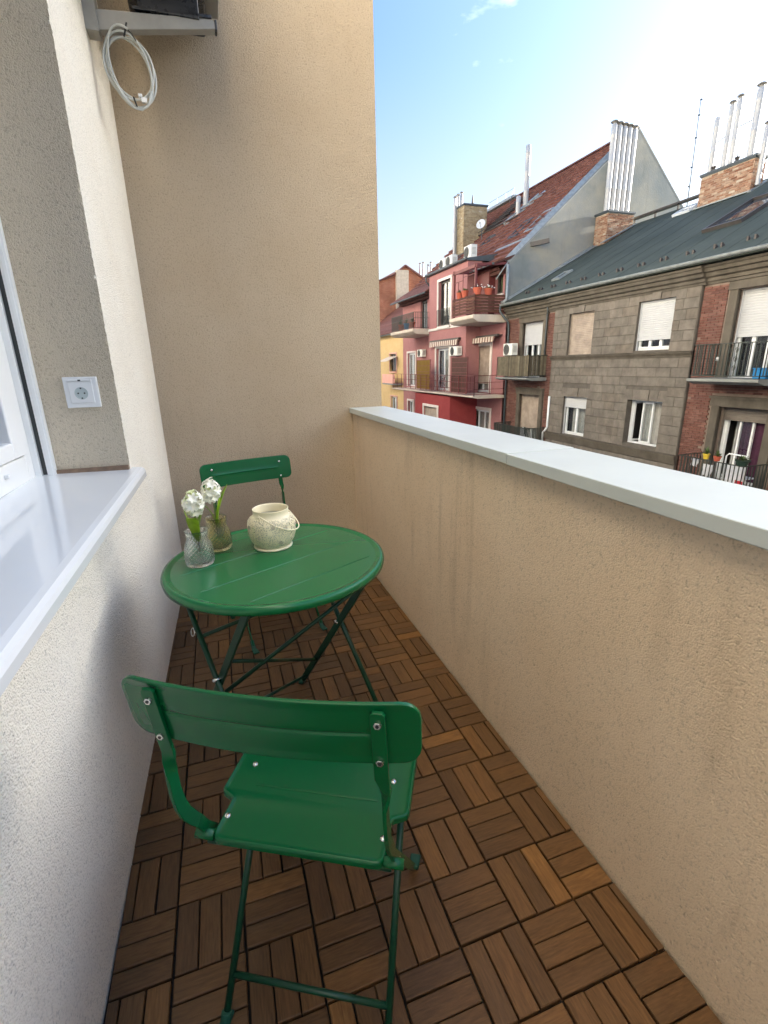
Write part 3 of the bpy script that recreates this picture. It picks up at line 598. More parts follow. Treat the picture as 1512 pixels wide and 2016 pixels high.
# ------------------------------------------------------------------ folding chairs
def make_chair():
    t = thing("folding_chair", "green metal folding chair nearest the camera, seen from behind", "chair", (-.331, .003, 0), rad(-28.5))
    def build(bm, name, mat, parent=None, **k):
        o = bm.build(name, mat, None, **k); o.parent = parent or t; return o
    # local axes: x = lateral, y = forward
    # backrest: bowed plate with rounded corners, centre crease, rolled edge
    Wb, z0, z1, rc_ = .2245, .691, .804, .028
    def bow(x): return -.022 * (1 - (x / Wb) ** 2)
    def ptb(x, z, off=0): return (x, -.040 - .15 * (z - .70) + bow(x) + off, z)
    nx, nz_ = 48, 16
    b = MB(); front = []; back = []
    zrow = [z0 + (z1 - z0) * i / nz_ for i in range(nz_ + 1)]
    def halfw(z):
        d = min(z - z0, z1 - z)
        return Wb if d >= rc_ else Wb - rc_ + math.sqrt(max(0, rc_ ** 2 - (rc_ - d) ** 2))
    zc = [z0, z0 + .002, z0 + .005, z0 + .010, z0 + .018, z0 + rc_]; zc2 = [z1 - (q - z0) for q in reversed(zc)]
    zm = (z0 + z1) / 2; mid = [zm - .02, zm - .0035, zm - .0012, zm + .0012, zm + .0035, zm + .02]
    zrow = zc + mid + zc2
    grid = {}
    for side, off in ((0, 0.0), (1, -.007)):
        for i, z in enumerate(zrow):
            hw = halfw(z)
            for j in range(nx + 1):
                x = -hw + 2 * hw * j / nx
                e = min(1, min(z - z0, z1 - z) / .006, (hw - abs(x)) / .006)
                crease = .0025 if (abs(z - zm) < .002 and abs(x) < .155) else 0
                inset = .0026 * (1 - max(0, min(1, (min(z - z0, z1 - z, hw - abs(x)) - .004) / .004)))
                o_ = off + (-inset if side else inset) * 0 + crease + (0 if side == 0 else 0)
                grid[side, i, j] = len(b.v); b.v.append(ptb(x, z, o_ + (.0012 if side and e >= 1 else 0)))
    ni = len(zrow)
    for i in range(ni - 1):
        for j in range(nx):
            b.f.append((grid[0, i, j], grid[0, i, j + 1], grid[0, i + 1, j + 1], grid[0, i + 1, j]))
            b.f.append((grid[1, i, j], grid[1, i + 1, j], grid[1, i + 1, j + 1], grid[1, i, j + 1]))
    for i in range(ni - 1):
        for j in (0, nx):
            q = (grid[0, i, j], grid[0, i + 1, j], grid[1, i + 1, j], grid[1, i, j]); b.f.append(q if j == 0 else q[::-1])
    for j in range(nx):
        for i in (0, ni - 1):
            q = (grid[0, i, j], grid[1, i, j], grid[1, i, j + 1], grid[0, i, j + 1]); b.f.append(q if i == 0 else q[::-1])
    bk = build(b, "backrest", M['green'], smooth=True, bevel=.0012)
    # seat plate: wide front, notched narrower rear
    def rounded(poly, r, n=5):
        out = []; k = len(poly)
        for i in range(k):
            p, a_, c_ = Vector(poly[i]), Vector(poly[i - 1]), Vector(poly[(i + 1) % k]); d1, d2 = (a_ - p), (c_ - p)
            rr = min(r[i] if isinstance(r, list) else r, d1.length * .45, d2.length * .45); p1, p2 = p + d1.normalized() * rr, p + d2.normalized() * rr
            for q in range(n + 1):
                s_ = q / n; out.append((p1 * (1 - s_) ** 2 + p * 2 * s_ * (1 - s_) + p2 * s_ ** 2))
        return out
    outline = [(-.158, -.008), (.158, -.008), (.158, .078), (.188, .092), (.188, .375), (-.188, .375), (-.188, .092), (-.158, .078)]
    ol = rounded([Vector((x, y)) for x, y in outline], [.022, .022, .006, .012, .03, .03, .012, .006])
    def inset(pl, d):
        k = len(pl); res = []
        for i in range(k):
            a_, p, c_ = pl[i - 1], pl[i], pl[(i + 1) % k]
            t1 = (p - a_); t2 = (c_ - p); tt = (t1.normalized() if t1.length > 1e-7 else Vector((0, 0))) + (t2.normalized() if t2.length > 1e-7 else Vector((0, 0)))
            tt.normalize(); res.append(p + Vector((-tt.y, tt.x)) * d)
        return res
    b = MB(); k = len(ol); lv = [(0, .417), (0, .426), (.0015, .4295), (.004, .431), (.008, .4295), (.012, .4285)]
    for d, z in lv:
        for p in inset(ol, d): b.v.append((p.x, p.y, z))
    for q in range(len(lv) - 1):
        for i in range(k): b.f.append((q * k + i, q * k + (i + 1) % k, (q + 1) * k + (i + 1) % k, (q + 1) * k + i))
    b.f.append(tuple((len(lv) - 1) * k + i for i in range(k))); b.f.append(tuple(reversed(range(k))))
    st = build(b, "seat", M['green'], smooth=False)
    md = st.modifiers.new("bevel", 'BEVEL'); md.width = .001; md.segments = 2; md.limit_method = 'ANGLE'; md.angle_limit = rad(20); md.harden_normals = True
    for p in st.data.polygons: p.use_smooth = True
    for gy in (.115, .205):
        b = MB(); b.bar((-.125, gy, .4287), (.125, gy, .4287), .005, .0018); build(b, "pressed_line", M['green'], st, bevel=.0008)
    for sx in (-1, 1):
        for by in (.04, .163):
            b = MB(); b.lathe([(.0001, .0035), (.004, .0034), (.0056, .0022), (.006, .0)], 16, (.148 * sx, by, .4285)); build(b, "rivet", M['steel'], st, smooth=True)
    # frames: flat bar from backrest, twisting below it, down past the seat and on as the front leg
    for s in (-1, 1):
        xs = .168 * s
        yb = lambda z: ptb(xs, z, -.0115)[1]
        pts, nor, ww = [], [], []
        for z in (.795, .79, .76, .72, .69, .665): pts.append((xs, yb(z), z)); nor.append((0, 1, 0)); ww.append(.0215 if z < .793 else .013)
        tw = [(.645, .0, .3), (.628, .004, .62), (.612, .008, 1.0), (.58, .004, 1), (.55, 0, 1), (.52, -.001, 1), (.495, 0, 1)]
        cur = {.645: -.053, .628: -.053, .612: -.0535, .58: -.052, .55: -.047, .52: -.037, .495: -.024}
        for z, dx, k_ in tw:
            a_ = k_ * math.pi / 2; pts.append((xs + .004 * s, cur[z], z)); nor.append((s * math.sin(a_), math.cos(a_), 0)); ww.append(.0235 - .004 * math.sin(k_ * math.pi))
        pts += [(xs + .004 * s, -.008, .468), (xs + .004 * s, .006, .44), (xs + .004 * s, .04, .392), (xs + .004 * s, .3, .018)]; nor += [(s, 0, 0)] * 4; ww += [.021, .020, .018, .018]
        b = MB(); b.strip(pts, nor, ww, .0065); build(b, "back_rail", M['green'], smooth=False, bevel=.0012)
        b = MB(); b.bar((xs + .004 * s, .296, .024), (xs + .004 * s, .308, .004), .03, .014, (1, 0, 0)) if False else b.strip([(xs + .004 * s, .286, .040), (xs + .004 * s, .304, .010), (xs + .004 * s, .312, .004), (xs + .004 * s, .345, .003)], [(0, .8, .6), (0, .8, .6), (0, .2, 1), (0, 0, 1)], [.018, .02, .024, .026], .008); build(b, "foot", M['rubber'], bevel=.003)
        b = MB(); b.tube([(.156 * s, .004, .424), (.19 * s, .004, .424)], .0095, 14); build(b, "hinge", M['green'], smooth=True)
        b = MB(); b.tube([(xs + .002 * s, .05, .374), (xs + .0085 * s, .05, .374)], .005, 10); build(b, "hinge_rivet", M['steel'], smooth=True)
        for z in (.775, .703):
            c = Vector(ptb(xs, z, -.0148)); b = MB()
            b.tube([c, c + Vector((0, -.004, 0))], [.0062, .0056], 6); build(b, "bolt", M['steel'], smooth=False, bevel=.0006)
            b = MB(); b.tube([c + Vector((0, -.0042, 0)), c + Vector((0, -.0046, 0))], .0026, 8); build(b, "bolt_socket", M['tie'])
            c = Vector(ptb(xs, z, .0005)); b = MB(); b.tube([c, c + Vector((0, .002, 0))], [.0052, .0045], 12); build(b, "bolt_head", M['steel'], smooth=True)
        # rear leg: thin rod from under the seat back to the floor
        xr = .160 * s
        b = MB(); b.tube([(xr, -.045, .006), (xr, .235, .412)], .0072, 10); build(b, "rear_leg", M['dgreen'], smooth=True)
        b = MB(); b.bar((xr, -.060, .004), (xr, -.030, .004), .020, .008); b.tube([(xr, -.048, 0), (xr, -.040, .02)], .0105, 12); build(b, "rear_foot", M['rubber'], bevel=.002)
    z = .065; y = -.045 + .28 * (z - .006) / .406
    b = MB(); b.tube([(-.160, y, z), (.160, y, z)], .0062, 10); build(b, "stretcher", M['dgreen'], smooth=True)
    z = .13; y = .04 + .26 * (.392 - z) / .374
    b = MB(); b.tube([(-.172, y, z), (.172, y, z)], .006, 10); build(b, "stretcher", M['dgreen'], smooth=True)
    b = MB(); b.tube([(-.168, .004, .412), (.168, .004, .412)], .0065, 10); build(b, "cross_rod", M['dgreen'], smooth=True)
    return t
ch = make_chair(); ch['group'] = "folding chairs at the round table"
c2 = copy_tree(ch); c2.location = (-.262, 1.70, 0); c2.rotation_euler = (0, 0, rad(180 + 15.5))
c2['label'] = "green metal folding chair behind the table, against the end wall"

# ------------------------------------------------------------------ lantern, vases, hyacinths
lt = thing("lantern", "cream perforated metal lantern pot with wire handle on green table", "lantern", (-.257, .822, .689))
def lb(bm, name, mat, parent=None, **k):
    o = bm.build(name, mat, None, **k); o.parent = parent or lt; return o
prof = [(.0555, .004), (.0565, .008), (.0595, .014), (.0675, .028), (.0725, .044), (.0742, .060), (.0742, .078), (.0718, .090), (.066, .0975), (.0585, .1005)]
lb(MB().lathe(prof, 64), "lace_body", M['lace'], smooth=True)
b = MB().lathe([(.0585, .1005), (.0545, .1045), (.0540, .121), (.0550, .1225), (.0552, .1242), (.0544, .1256), (.0530, .1248), (.0522, .121), (.0522, .1)], 64); lb(b, "neck", M['cream'], smooth=True)
b = MB().lathe([(.0001, .002), (.056, .002), (.0585, 0), (.0605, .003), (.0595, .0065), (.0565, .007)], 64); lb(b, "base_ring", M['cream'], smooth=True)
b = MB().lathe([(.0001, .088), (.053, .088)], 40); lb(b, "sand_filling", M['wax'])
b = MB().lathe([(.0535, .1), (.0535, .02), (.05, .012), (.0001, .012)], 40); lb(b, "glass_liner", paint("frosted_liner", S(196, 190, 168), .5, .08, 30), smooth=True)
for a_, z in ((-62, .074), (-30, .034), (-92, .083), (-20, .072), (-128, .05), (-160, .078), (40, .06), (100, .04), (170, .045), (-75, .03)):
    rr = [r for r, zz in prof if abs(zz - z) == min(abs(q[1] - z) for q in prof)][0]
    c = Vector((rr * math.cos(rad(a_)), rr * math.sin(rad(a_)), z)); nrm = Vector((math.cos(rad(a_)), math.sin(rad(a_)), (z - .055) * 9)).normalized()
    b = MB(); b.tube([c - nrm * .002, c + nrm * .0012], .0062, 14); lb(b, "flower_disc", paint("disc_grey", S(176, 168, 142), .6, .1, 60) if a_ == -62 else bpy.data.materials["disc_grey"], smooth=False)
ha = rad(-42 + 90); hx = Vector((math.cos(rad(-145)), math.sin(rad(-145)), 0))
hx = Vector((-.62, -.78, 0)).normalized(); hp = Vector((hx.y * -1, hx.x, 0)); hp = Vector((.78, -.62, 0)).normalized()
b = MB(); pts = []
for q in range(25):
    t = math.pi * q / 24; p = hx * (.066 * math.cos(t)) + hp * (.078 * math.sin(t) + .012 * math.sin(t) ** 2) + Vector((0, 0, .108 - .042 * math.sin(t) + .01 * abs(math.cos(t)) ** 6)); pts.append(p)
b.tube(pts, .0019, 8)
lb(b, "handle", M['cream'], smooth=True)
for s in (-1, 1):
    c = hx * (.062 * s) + Vector((0, 0, .108)); b = MB(); b.tube([c + hx * .006 * s + Vector((.006 * math.cos(2 * math.pi * q / 12) * hp.x, .006 * math.cos(2 * math.pi * q / 12) * hp.y, .007 * math.sin(2 * math.pi * q / 12))) for q in range(12)], .0015, 6, True); lb(b, "handle_eye", M['cream'], smooth=True)

def make_vase(name, label, loc, mat, rot):
    t = thing(name, label, "vase", loc, rot)
    outer = [(.030, 0), (.0375, .0015), (.039, .005), (.0395, .012), (.0390, .03), (.0385, .044), (.037, .055), (.0335, .064), (.0295, .071), (.0275, .077), (.0272, .082), (.0282, .088), (.030, .096), (.0318, .101)]
    # refine
    fine = []
    for (r0, za), (r1, zb) in zip(outer, outer[1:]):
        kk = max(1, int((zb - za) / .0016))
        for q in range(kk): fine.append((r0 + (r1 - r0) * q / kk, za + (zb - za) * q / kk))
    fine.append(outer[-1])
    def dia(tt, z):
        if z < .004 or z > .093: return 0
        a = 9 * tt; w = z * 250
        return .0030 * (abs(math.sin(a + w)) * abs(math.sin(a - w)) - .3) * min(1, (z - .004) / .006, (.093 - z) / .004)
    b = MB(); nn = 144; b.lathe(fine, nn, (0, 0, 0), dia)
    inner = [(.0322, .1025), (.0315, .1035), (.0300, .1025), (.0290, .096), (.0265, .088), (.0255, .08), (.026, .076), (.031, .064), (.0348, .05), (.0355, .03), (.035, .014), (.031, .0085), (.0005, .0075)]
    k0 = len(fine); base = len(b.v)
    n1 = len(b.v)
    b.lathe(inner, nn)
    for j in range(nn): b.f.append(((k0 - 1) * nn + j, (k0 - 1) * nn + (j + 1) % nn, n1 + (j + 1) % nn, n1 + j))
    b.f.append(tuple(reversed(range(nn)))); b.f.append(tuple(n1 + (len(inner) - 1) * nn + j for j in range(nn)))
    o = b.build("glass_body", mat, None, smooth=True); o.parent = t
    return t
v1 = make_vase("bud_vase", "clear diamond pressed glass vase in front on the green table", (-.474, .752, .6895), M['clear'], 0)
v2 = make_vase("bud_vase", "smoky olive pressed glass vase behind the clear one", (-.421, .862, .6895), M['brown'], .4)
v1['group'] = v2['group'] = "glass bud vases on the table"

def floret_mesh(mat):
    b = MB()
    for k in range(6):
        a = math.pi * 2 * k / 6
        ca, sa = math.cos(a), math.sin(a)
        prof = [(0.0012, .0016, .0), (.004, .0032, .0035), (.0085, .0044, .006), (.0130, .0032, .0065), (.0180, .0003, .004)]
        n = len(b.v)
        for r, w, z in prof:
            for q in (-1, 0, 1):
                y = q * w; zz = z + .006 + (abs(q) * .0012); b.v.append((r * ca - y * sa, r * sa + y * ca, zz))
        for i in range(len(prof) - 1):
            for q in (0, 1): b.f.append((n + 3 * i + q, n + 3 * i + q + 1, n + 3 * i + q + 4, n + 3 * i + q + 3))
    b.lathe([(.0005, -.006), (.003, -.002), (.0034, .003), (.0015, .008), (.0002, .009)], 8)
    return b.mesh("floret", mat, True)
FM1, FM2 = floret_mesh(M['petal']), floret_mesh(M['petal2'])
def leaf_mesh(pts, widths, fold=.3):
    """blade along pts (x,z plane bending), folded along its midrib"""
    b = MB(); k = len(pts); pts = [Vector(p) for p in pts]
    for i, p in enumerate(pts):
        d = (pts[min(i + 1, k - 1)] - pts[max(i - 1, 0)]).normalized(); side = d.cross(Vector((1, 0, 0)) if abs(d.x) < .5 else Vector((0, 0, 1)))
        side = Vector((0, 1, 0)) - d * d.y; side.normalize(); up = d.cross(side)
        for q in (-1, -.5, 0, .5, 1): b.v.append(tuple(p + side * q * widths[i] + up * (abs(q) * widths[i] * fold)))
    for i in range(k - 1):
        for q in range(4): b.f.append((5 * i + q, 5 * i + q + 1, 5 * i + q + 6, 5 * i + q + 5))
    return b
def make_hyacinth(label, loc, leaves, stem_top, head_h, seed, lean=(0, 0)):
    t = thing("hyacinth", label, "flower", loc, 0, "artificial hyacinths in glass vases"); r = random.Random(seed)
    def add(o): o.parent = t; return o
    b = MB(); top = Vector((lean[0], lean[1], stem_top)); b.tube([(0, 0, -.06), (lean[0] * .3, lean[1] * .3, stem_top * .4), top + Vector((0, 0, head_h * .8))], [.0032, .0032, .0022], 8); add(b.build("stem", M['stem'], None, smooth=True))
    for lv, wd, az, fold in leaves:
        o = add(leaf_mesh(lv, wd, fold).build("leaf", M['leaf'], None, smooth=True)); o.rotation_euler = (0, 0, az)
        md = o.modifiers.new("thick", 'SOLIDIFY'); md.thickness = .0014; md2 = o.modifiers.new("sub", 'SUBSURF'); md2.levels = 1; md2.render_levels = 2
    k = 0
    for lay in range(4):
        zz = lay / 3; cnt = (6, 6, 4, 1)[lay]; rr = (.011, .013, .010, .003)[lay]
        for q in range(cnt):
            a = 2 * math.pi * (q + .5 * (lay % 2)) / cnt + r.uniform(-.2, .2); el = rad((-24, 2, 34, 72)[lay]) + r.uniform(-.2, .2)
            d = Vector((math.cos(a) * math.cos(el), math.sin(a) * math.cos(el), math.sin(el))); p = top + Vector((0, 0, head_h * zz)) + d * rr
            o = bpy.data.objects.new("floret", FM2 if r.random() < .32 else FM1); COL.objects.link(o); o.parent = t
            o.matrix_basis = Matrix.Translation(p) @ d.to_track_quat('Z', 'Y').to_matrix().to_4x4() @ Matrix.Rotation(r.uniform(0, 6), 4, 'Z') @ Matrix.Scale(r.uniform(.95, 1.15), 4)
    return t
Lf = lambda *a: [Vector(p) for p in a]
make_hyacinth("white hyacinth stem in the clear front vase, broad folded leaf", (-.472, .752, .785), [
    (Lf((.004, 0, -.03), (.006, 0, 0), (.012, 0, .028), (.021, 0, .052), (.030, 0, .073), (.035, 0, .088)), [.006, .010, .0125, .012, .008, .001], rad(20), .35),
    (Lf((.003, 0, -.03), (.006, 0, 0), (.014, 0, .024), (.022, 0, .045), (.028, 0, .064), (.026, 0, .076)), [.006, .010, .0125, .012, .009, .001], rad(196), .3),
    (Lf((.004, 0, -.03), (.010, 0, .004), (.017, 0, .024), (.023, 0, .042), (.0285, 0, .052), (.032, 0, .050)), [.008, .013, .0175, .018, .015, .004], rad(250), .2)], .076, .030, 11, (.002, 0))
make_hyacinth("white hyacinth stem in the smoky vase, tall upright leaves", (-.418, .862, .785), [
    (Lf((.003, 0, -.03), (.004, 0, 0), (.010, 0, .03), (.022, 0, .060), (.034, 0, .086), (.043, 0, .106)), [.004, .009, .012, .0125, .0095, .001], rad(10), .5),
    (Lf((.003, 0, -.03), (.004, 0, 0), (.012, 0, .03), (.018, 0, .05), (.022, 0, .07), (.021, 0, .08)), [.004, .007, .0085, .0085, .006, .001], rad(-30), .5),
    (Lf((.003, 0, -.03), (.004, 0, 0), (.012, 0, .022), (.024, 0, .042), (.034, 0, .052), (.040, 0, .05)), [.003, .005, .006, .0055, .004, .001], rad(190), .4)], .080, .030, 23, (-.006, .002))

# ================================================================== the street opposite
def facade(b, X, y0, y1, z0, z1, ops, depth):
    """front skin at X facing -X with real openings and reveals"""
    ys = sorted({y0, y1, *[v for o in ops for v in o[:2]]}); zs = sorted({z0, z1, *[v for o in ops for v in o[2:4]]})
    for ya, yb in zip(ys, ys[1:]):
        for za, zb in zip(zs, zs[1:]):
            cy, cz = (ya + yb) / 2, (za + zb) / 2
            if any(o[0] < cy < o[1] and o[2] < cz < o[3] for o in ops): continue
            b.quad((X, ya, za), (X, ya, zb), (X, yb, zb), (X, yb, za))
    for ya, yb, za, zb in [o[:4] for o in ops]:
        D = X + depth
        b.quad((X, ya, za), (D, ya, za), (D, ya, zb), (X, ya, zb)); b.quad((X, yb, za), (X, yb, zb), (D, yb, zb), (D, yb, za))
        b.quad((X, ya, zb), (D, ya, zb), (D, yb, zb), (X, yb, zb)); b.quad((X, ya, za), (X, yb, za), (D, yb, za), (D, ya, za))
def sub(b, name, mat, parent, **k): return b.build(name, mat, parent, **k)

def window(house, X, ya, yb, za, zb, depth=.18, shutter=0, smat=None, casements=2, fmat=None, cur=1, open_=False, curmat=None, transom=False, name="window"):
    """frame in the opening (a part), with panes, roller shutter and curtain as its sub-parts"""
    fmat = fmat or M['wframe']; D = X + depth; f = .07
    b = MB(); b.box(D, D + .07, ya, ya + f, za, zb); b.box(D, D + .07, yb - f, yb, za, zb); b.box(D, D + .07, ya + f, yb - f, za, za + f); b.box(D, D + .07, ya + f, yb - f, zb - f, zb)
    wd = (yb - ya - 2 * f) / casements; panes = []
    for c in range(casements):
        a0 = ya + f + c * wd; a1 = a0 + wd; q = .055
        if open_ and c in (0, casements - 1): 
            continue
        b.box(D - .03, D + .04, a0, a0 + q, za + f, zb - f); b.box(D - .03, D + .04, a1 - q, a1, za + f, zb - f)
        b.box(D - .03, D + .04, a0 + q, a1 - q, za + f, za + f + q); b.box(D - .03, D + .04, a0 + q, a1 - q, zb - f - q, zb - f)
        if transom: b.box(D - .03, D + .04, a0 + q, a1 - q, za + (zb - za) * .68, za + (zb - za) * .68 + q)
        panes.append((a0 + q, a1 - q))
    fr = sub(b, name, fmat, house)
    for a0, a1 in panes: sub(MB().box(D, D + .012, a0, a1, za + f + .055, zb - f - .055), "pane", M['wglass'], fr)
    if open_:
        for s, hinge in ((1, ya + f), (-1, yb - f)):
            b = MB(); L_ = wd * .98; ang = rad(78)
            def cbox(u0, u1, z0_, z1_):
                pp = []
                for u, t in ((u0, 0), (u1, 0), (u1, .05), (u0, .05)):
                    x = D + .02 + u * math.sin(ang) * 1 + t * math.cos(ang) * 0; y = hinge + s * (u * math.cos(ang) + t)
                    pp.append((x, y, z0_))
                b.prism(pp, (0, 0, z1_ - z0_))
            cbox(0, .07, za + f, zb - f); cbox(L_ - .07, L_, za + f, zb - f); cbox(.07, L_ - .07, za + f, za + f + .07); cbox(.07, L_ - .07, zb - f - .07, zb - f)
            sub(b, "open_casement", fmat, fr)
    if cur:
        b = MB(); k = 40; n = len(b.v)
        c0, c1 = ya + f + .02, yb - f - .02
        if cur < 1: c1 = c0 + (c1 - c0) * cur
        for i in range(k + 1):
            y = c0 + (c1 - c0) * i / k; x = D + .11 + .02 * math.sin(y * 34 + 1.3 * math.sin(y * 9))
            b.v += [(x, y, za + f), (x, y, zb - f)]
        for i in range(k): b.f.append((n + 2 * i, n + 2 * i + 1, n + 2 * i + 3, n + 2 * i + 2))
        sub(b, "curtain", curmat or M['curtain'], fr, smooth=True)
    b = MB(); b.box(D + .55, D + .58, ya, yb, za, zb); b.box(D + .08, D + .58, ya - .03, ya, za, zb); b.box(D + .08, D + .58, yb, yb + .03, za, zb); b.box(D + .08, D + .58, ya, yb, zb, zb + .03); b.box(D + .08, D + .58, ya, yb, za - .03, za)
    sub(b, "dim_interior", M['dark'], fr)
    if shutter:
        z0_ = zb - (zb - za) * shutter; b = MB(); n = len(b.v); h = .07; k = int((zb - z0_) / h); 
        for i in range(k):
            z = zb - (i + 1) * h; x = D - .085
            m_ = len(b.v)
            b.v += [(x + .026, ya + .03, z), (x, ya + .03, z + .012), (x + .006, ya + .03, z + h - .014), (x + .026, ya + .03, z + h)]
            b.v += [(x + .026, yb - .03, z), (x, yb - .03, z + .012), (x + .006, yb - .03, z + h - .014), (x + .026, yb - .03, z + h)]
            b.f += [(m_ + q, m_ + q + 4, m_ + q + 5, m_ + q + 1) for q in range(3)]
        zl = zb - k * h; b.box(D - .095, D - .07, ya + .03, yb - .03, zl - .05, zl)
        b.box(D - .11, D - .05, ya, ya + .03, za, zb); b.box(D - .11, D - .05, yb - .03, yb, za, zb)
        b.quad((D - .07, ya + .03, zl), (D - .07, ya + .03, zb), (D - .07, yb - .03, zb), (D - .07, yb - .03, zl))
        sub(b, "roller_shutter", smat or M['shut'], fr)
    return fr
def surround(house, X, ya, yb, za, zb, w=.14, t=.06, mat=None, sill=True, name="window_surround"):
    b = MB(); b.box(X - t, X + .002, ya - w, ya, za - (w if sill else 0), zb + w); b.box(X - t, X + .002, yb, yb + w, za - (w if sill else 0), zb + w); b.box(X - t - .004, X + .002, ya, yb, zb, zb + w)
    if sill: b.box(X - t - .05, X + .002, ya, yb, za - w, za)
    return sub(b, name, mat or M['wtrim'], house, bevel=.008)
def bricks(house, X, y0, y1, z0, z1, ops, mat=None, name="brick", seed=1, L=.25, h=.065, j=.012, t=.03, face='x'):
    r = random.Random(seed); b = MB(); z = z0; row = 0
    while z + h <= z1 + .001:
        y = y0 - (L / 2 if row % 2 else 0)
        while y < y1:
            segs = [(max(y0, y), min(y1, y + L))]
            for o in ops:
                if o[2] < z + h and z < o[3]:
                    segs = [q for a, c in segs for q in (((a, c),) if c <= o[0] or a >= o[1] else ((a, o[0]), (o[1], c)))]
            for a0, a1 in segs:
                if a1 - a0 < .04: continue
                p = r.uniform(-.006, .006)
                if r.random() > .012:
                    if face == 'x': b.box(X - t - p, X + .01, a0, a1, z, z + h)
                    else: b.box(a0, a1, X - t - p, X + .01, z, z + h)
            y += L + j
        z += h + j; row += 1
    return sub(b, name, mat or M['brick'], house, kind='stuff')
def extrude_y(prof, y0, y1):
    return MB().prism([(x, y0, z) for x, z in prof], (0, y1 - y0, 0))

AC_N = [0]
def ac_unit(x, y, z, w, d, h, label, group="white air conditioners on the houses opposite"):
    """front with fan faces the street (-x); w along the street"""
    t = thing("air_conditioner", label, "air conditioner", (x + d / 2, y + w / 2, z), 0, group)
    sub(MB().box(x, x + d, y, y + w, z + .03, z + h), "casing", M['acw'], t, bevel=.02)
    b = MB(); b.box(x + .03, x + d - .03, y + .08, y + .14, z, z + .035); b.box(x + .03, x + d - .03, y + w - .14, y + w - .08, z, z + .035); sub(b, "mounting_foot", M['acd'], t)
    cy, cz, R_ = y + w * .62, z + h * .52, min(h * .42, w * .34)
    b = MB()
    for q in range(5): 
        rr = R_ * (q + 1) / 5; b.tube([(x - .012, cy + rr * math.cos(2 * math.pi * k / 24), cz + rr * math.sin(2 * math.pi * k / 24)) for k in range(24)], .007, 5, True)
    for k in range(8): b.tube([(x - .012, cy, cz), (x - .012, cy + R_ * math.cos(2 * math.pi * k / 8), cz + R_ * math.sin(2 * math.pi * k / 8))], .006, 4)
    sub(b, "fan_grille", M['acd'], t)
    b = MB(); b.tube([(x - .003, cy, cz), (x - .001, cy, cz)], R_ * .98, 24); sub(b, "fan_well", M['dframe'], t)
    b = MB()
    for q in range(6): b.box(x + d * .2, x + d * .8, y - .006, y + .004, z + h * (.3 + .09 * q), z + h * (.3 + .09 * q) + .02)
    sub(b, "side_louvre", M['acd'], t)
    return t
def flue(parent, x, y, z0, z1, r, cap=True, name="flue_pipe"):
    b = MB(); prof = [(r, 0)]; k = max(1, int((z1 - z0) / 1.0))
    for q in range(1, k + 1):
        zz = (z1 - z0) * q / (k + .4); prof += [(r, zz - .03), (r * 1.03, zz - .02), (r * 1.03, zz + .02), (r, zz + .03)]
    prof += [(r, z1 - z0 - .06), (r * .7, z1 - z0)]
    b.lathe(prof, 14, (x, y, z0)); o = sub(b, name, M['flue'], parent, smooth=True)
    if cap:
        b = MB(); b.lathe([(r * .7, 0), (r * .68, .07), (r * 1.38, .07), (r * 1.42, .085), (r * .9, .13), (.001, .15)], 14, (x, y, z1)); c = b.build("flue_cap", M['fluecap'], None, smooth=True); attach(c, parent)
    return o
def railing(parent, pts, z0, z1, step=.13, mat=None, r=.011, closed_rail=.03, mids=(), name="railing"):
    """bars and rails along a polyline; the bars are one joined part where they are hair-thin"""
    mat = mat or M['iron']; b = MB()
    for (xa, ya), (xb, yb) in zip(pts, pts[1:]):
        for z in (z0, z1, *mids): b.bar((xa, ya, z), (xb, yb, z), closed_rail, .025)
        L_ = math.hypot(xb - xa, yb - ya); k = max(1, int(L_ / step))
        for i in range(k + 1):
            x, y = xa + (xb - xa) * i / k, ya + (yb - ya) * i / k; b.bar((x, y, z0 - (.08 if i in (0, k) else 0)), (x, y, z1), r * 2, r * 2, (0, 1, 0))
    return sub(b, name, mat, parent)

# ------------------------------------------------------------------ grey stone house with brick bays
gh = thing("grey_stone_house", "grey ashlar house with brick bays and grey green roof opposite", "house", (20, 12, -9.2))
GX, BX = 14.3, 14.40
wins = [(16.25, 17.75, 1.50, 3.16), (12.53, 14.05, 1.55, 3.20), (16.2, 17.68, -1.92, -.26), (12.47, 14.03, -1.82, -.20)]
b = MB(); facade(b, GX, 11.62, 18.75, -9.2, 3.45, wins, .22)
b.quad((GX, 11.62, -9.2), (GX, 11.62, 3.45), (GX + .3, 11.62, 3.45), (GX + .3, 11.62, -9.2)); b.quad((GX, 18.75, -9.2), (GX + .3, 18.75, -9.2), (GX + .3, 18.75, 3.45), (GX, 18.75, 3.45))
sub(b, "stone_wall", M['joint'], gh)
doorsL = [(19.58, 21.22, .50, 3.06), (19.5, 21.15, -2.95, -.33)]
doorsR = [(8.98, 10.46, .55, 3.12), (8.95, 10.42, -2.5, -.22)]
for y0, y1, ops in ((18.75, 22.69, doorsL), (7.4, 11.62, doorsR)):
    b = MB(); facade(b, BX, y0, y1, -9.2, 3.45, ops, .2); sub(b, "brick_wall", M['mortar'], gh)
bricks(gh, BX, 18.76, 22.60, -3.2, 3.40, [(o[0] - .3, o[1] + .3, o[2] - .05, o[3] + .36) for o in doorsL], seed=4)
bricks(gh, BX, 7.42, 11.61, -3.2, 3.40, [(o[0] - .36, o[1] + .36, o[2] - .05, o[3] + .36) for o in doorsR], seed=5)
MB0 = MB(); MB0.box(GX, GX + 13.8, -30, 7.4, -9.2, 3.45); sub(MB0, "far_stone_wall", M['joint'], gh)
b = MB(); b.box(GX + .9, GX + 13.8, 7.4, 22.69, -9.2, 3.45); sub(b, "rear_wall", M['joint'], gh)
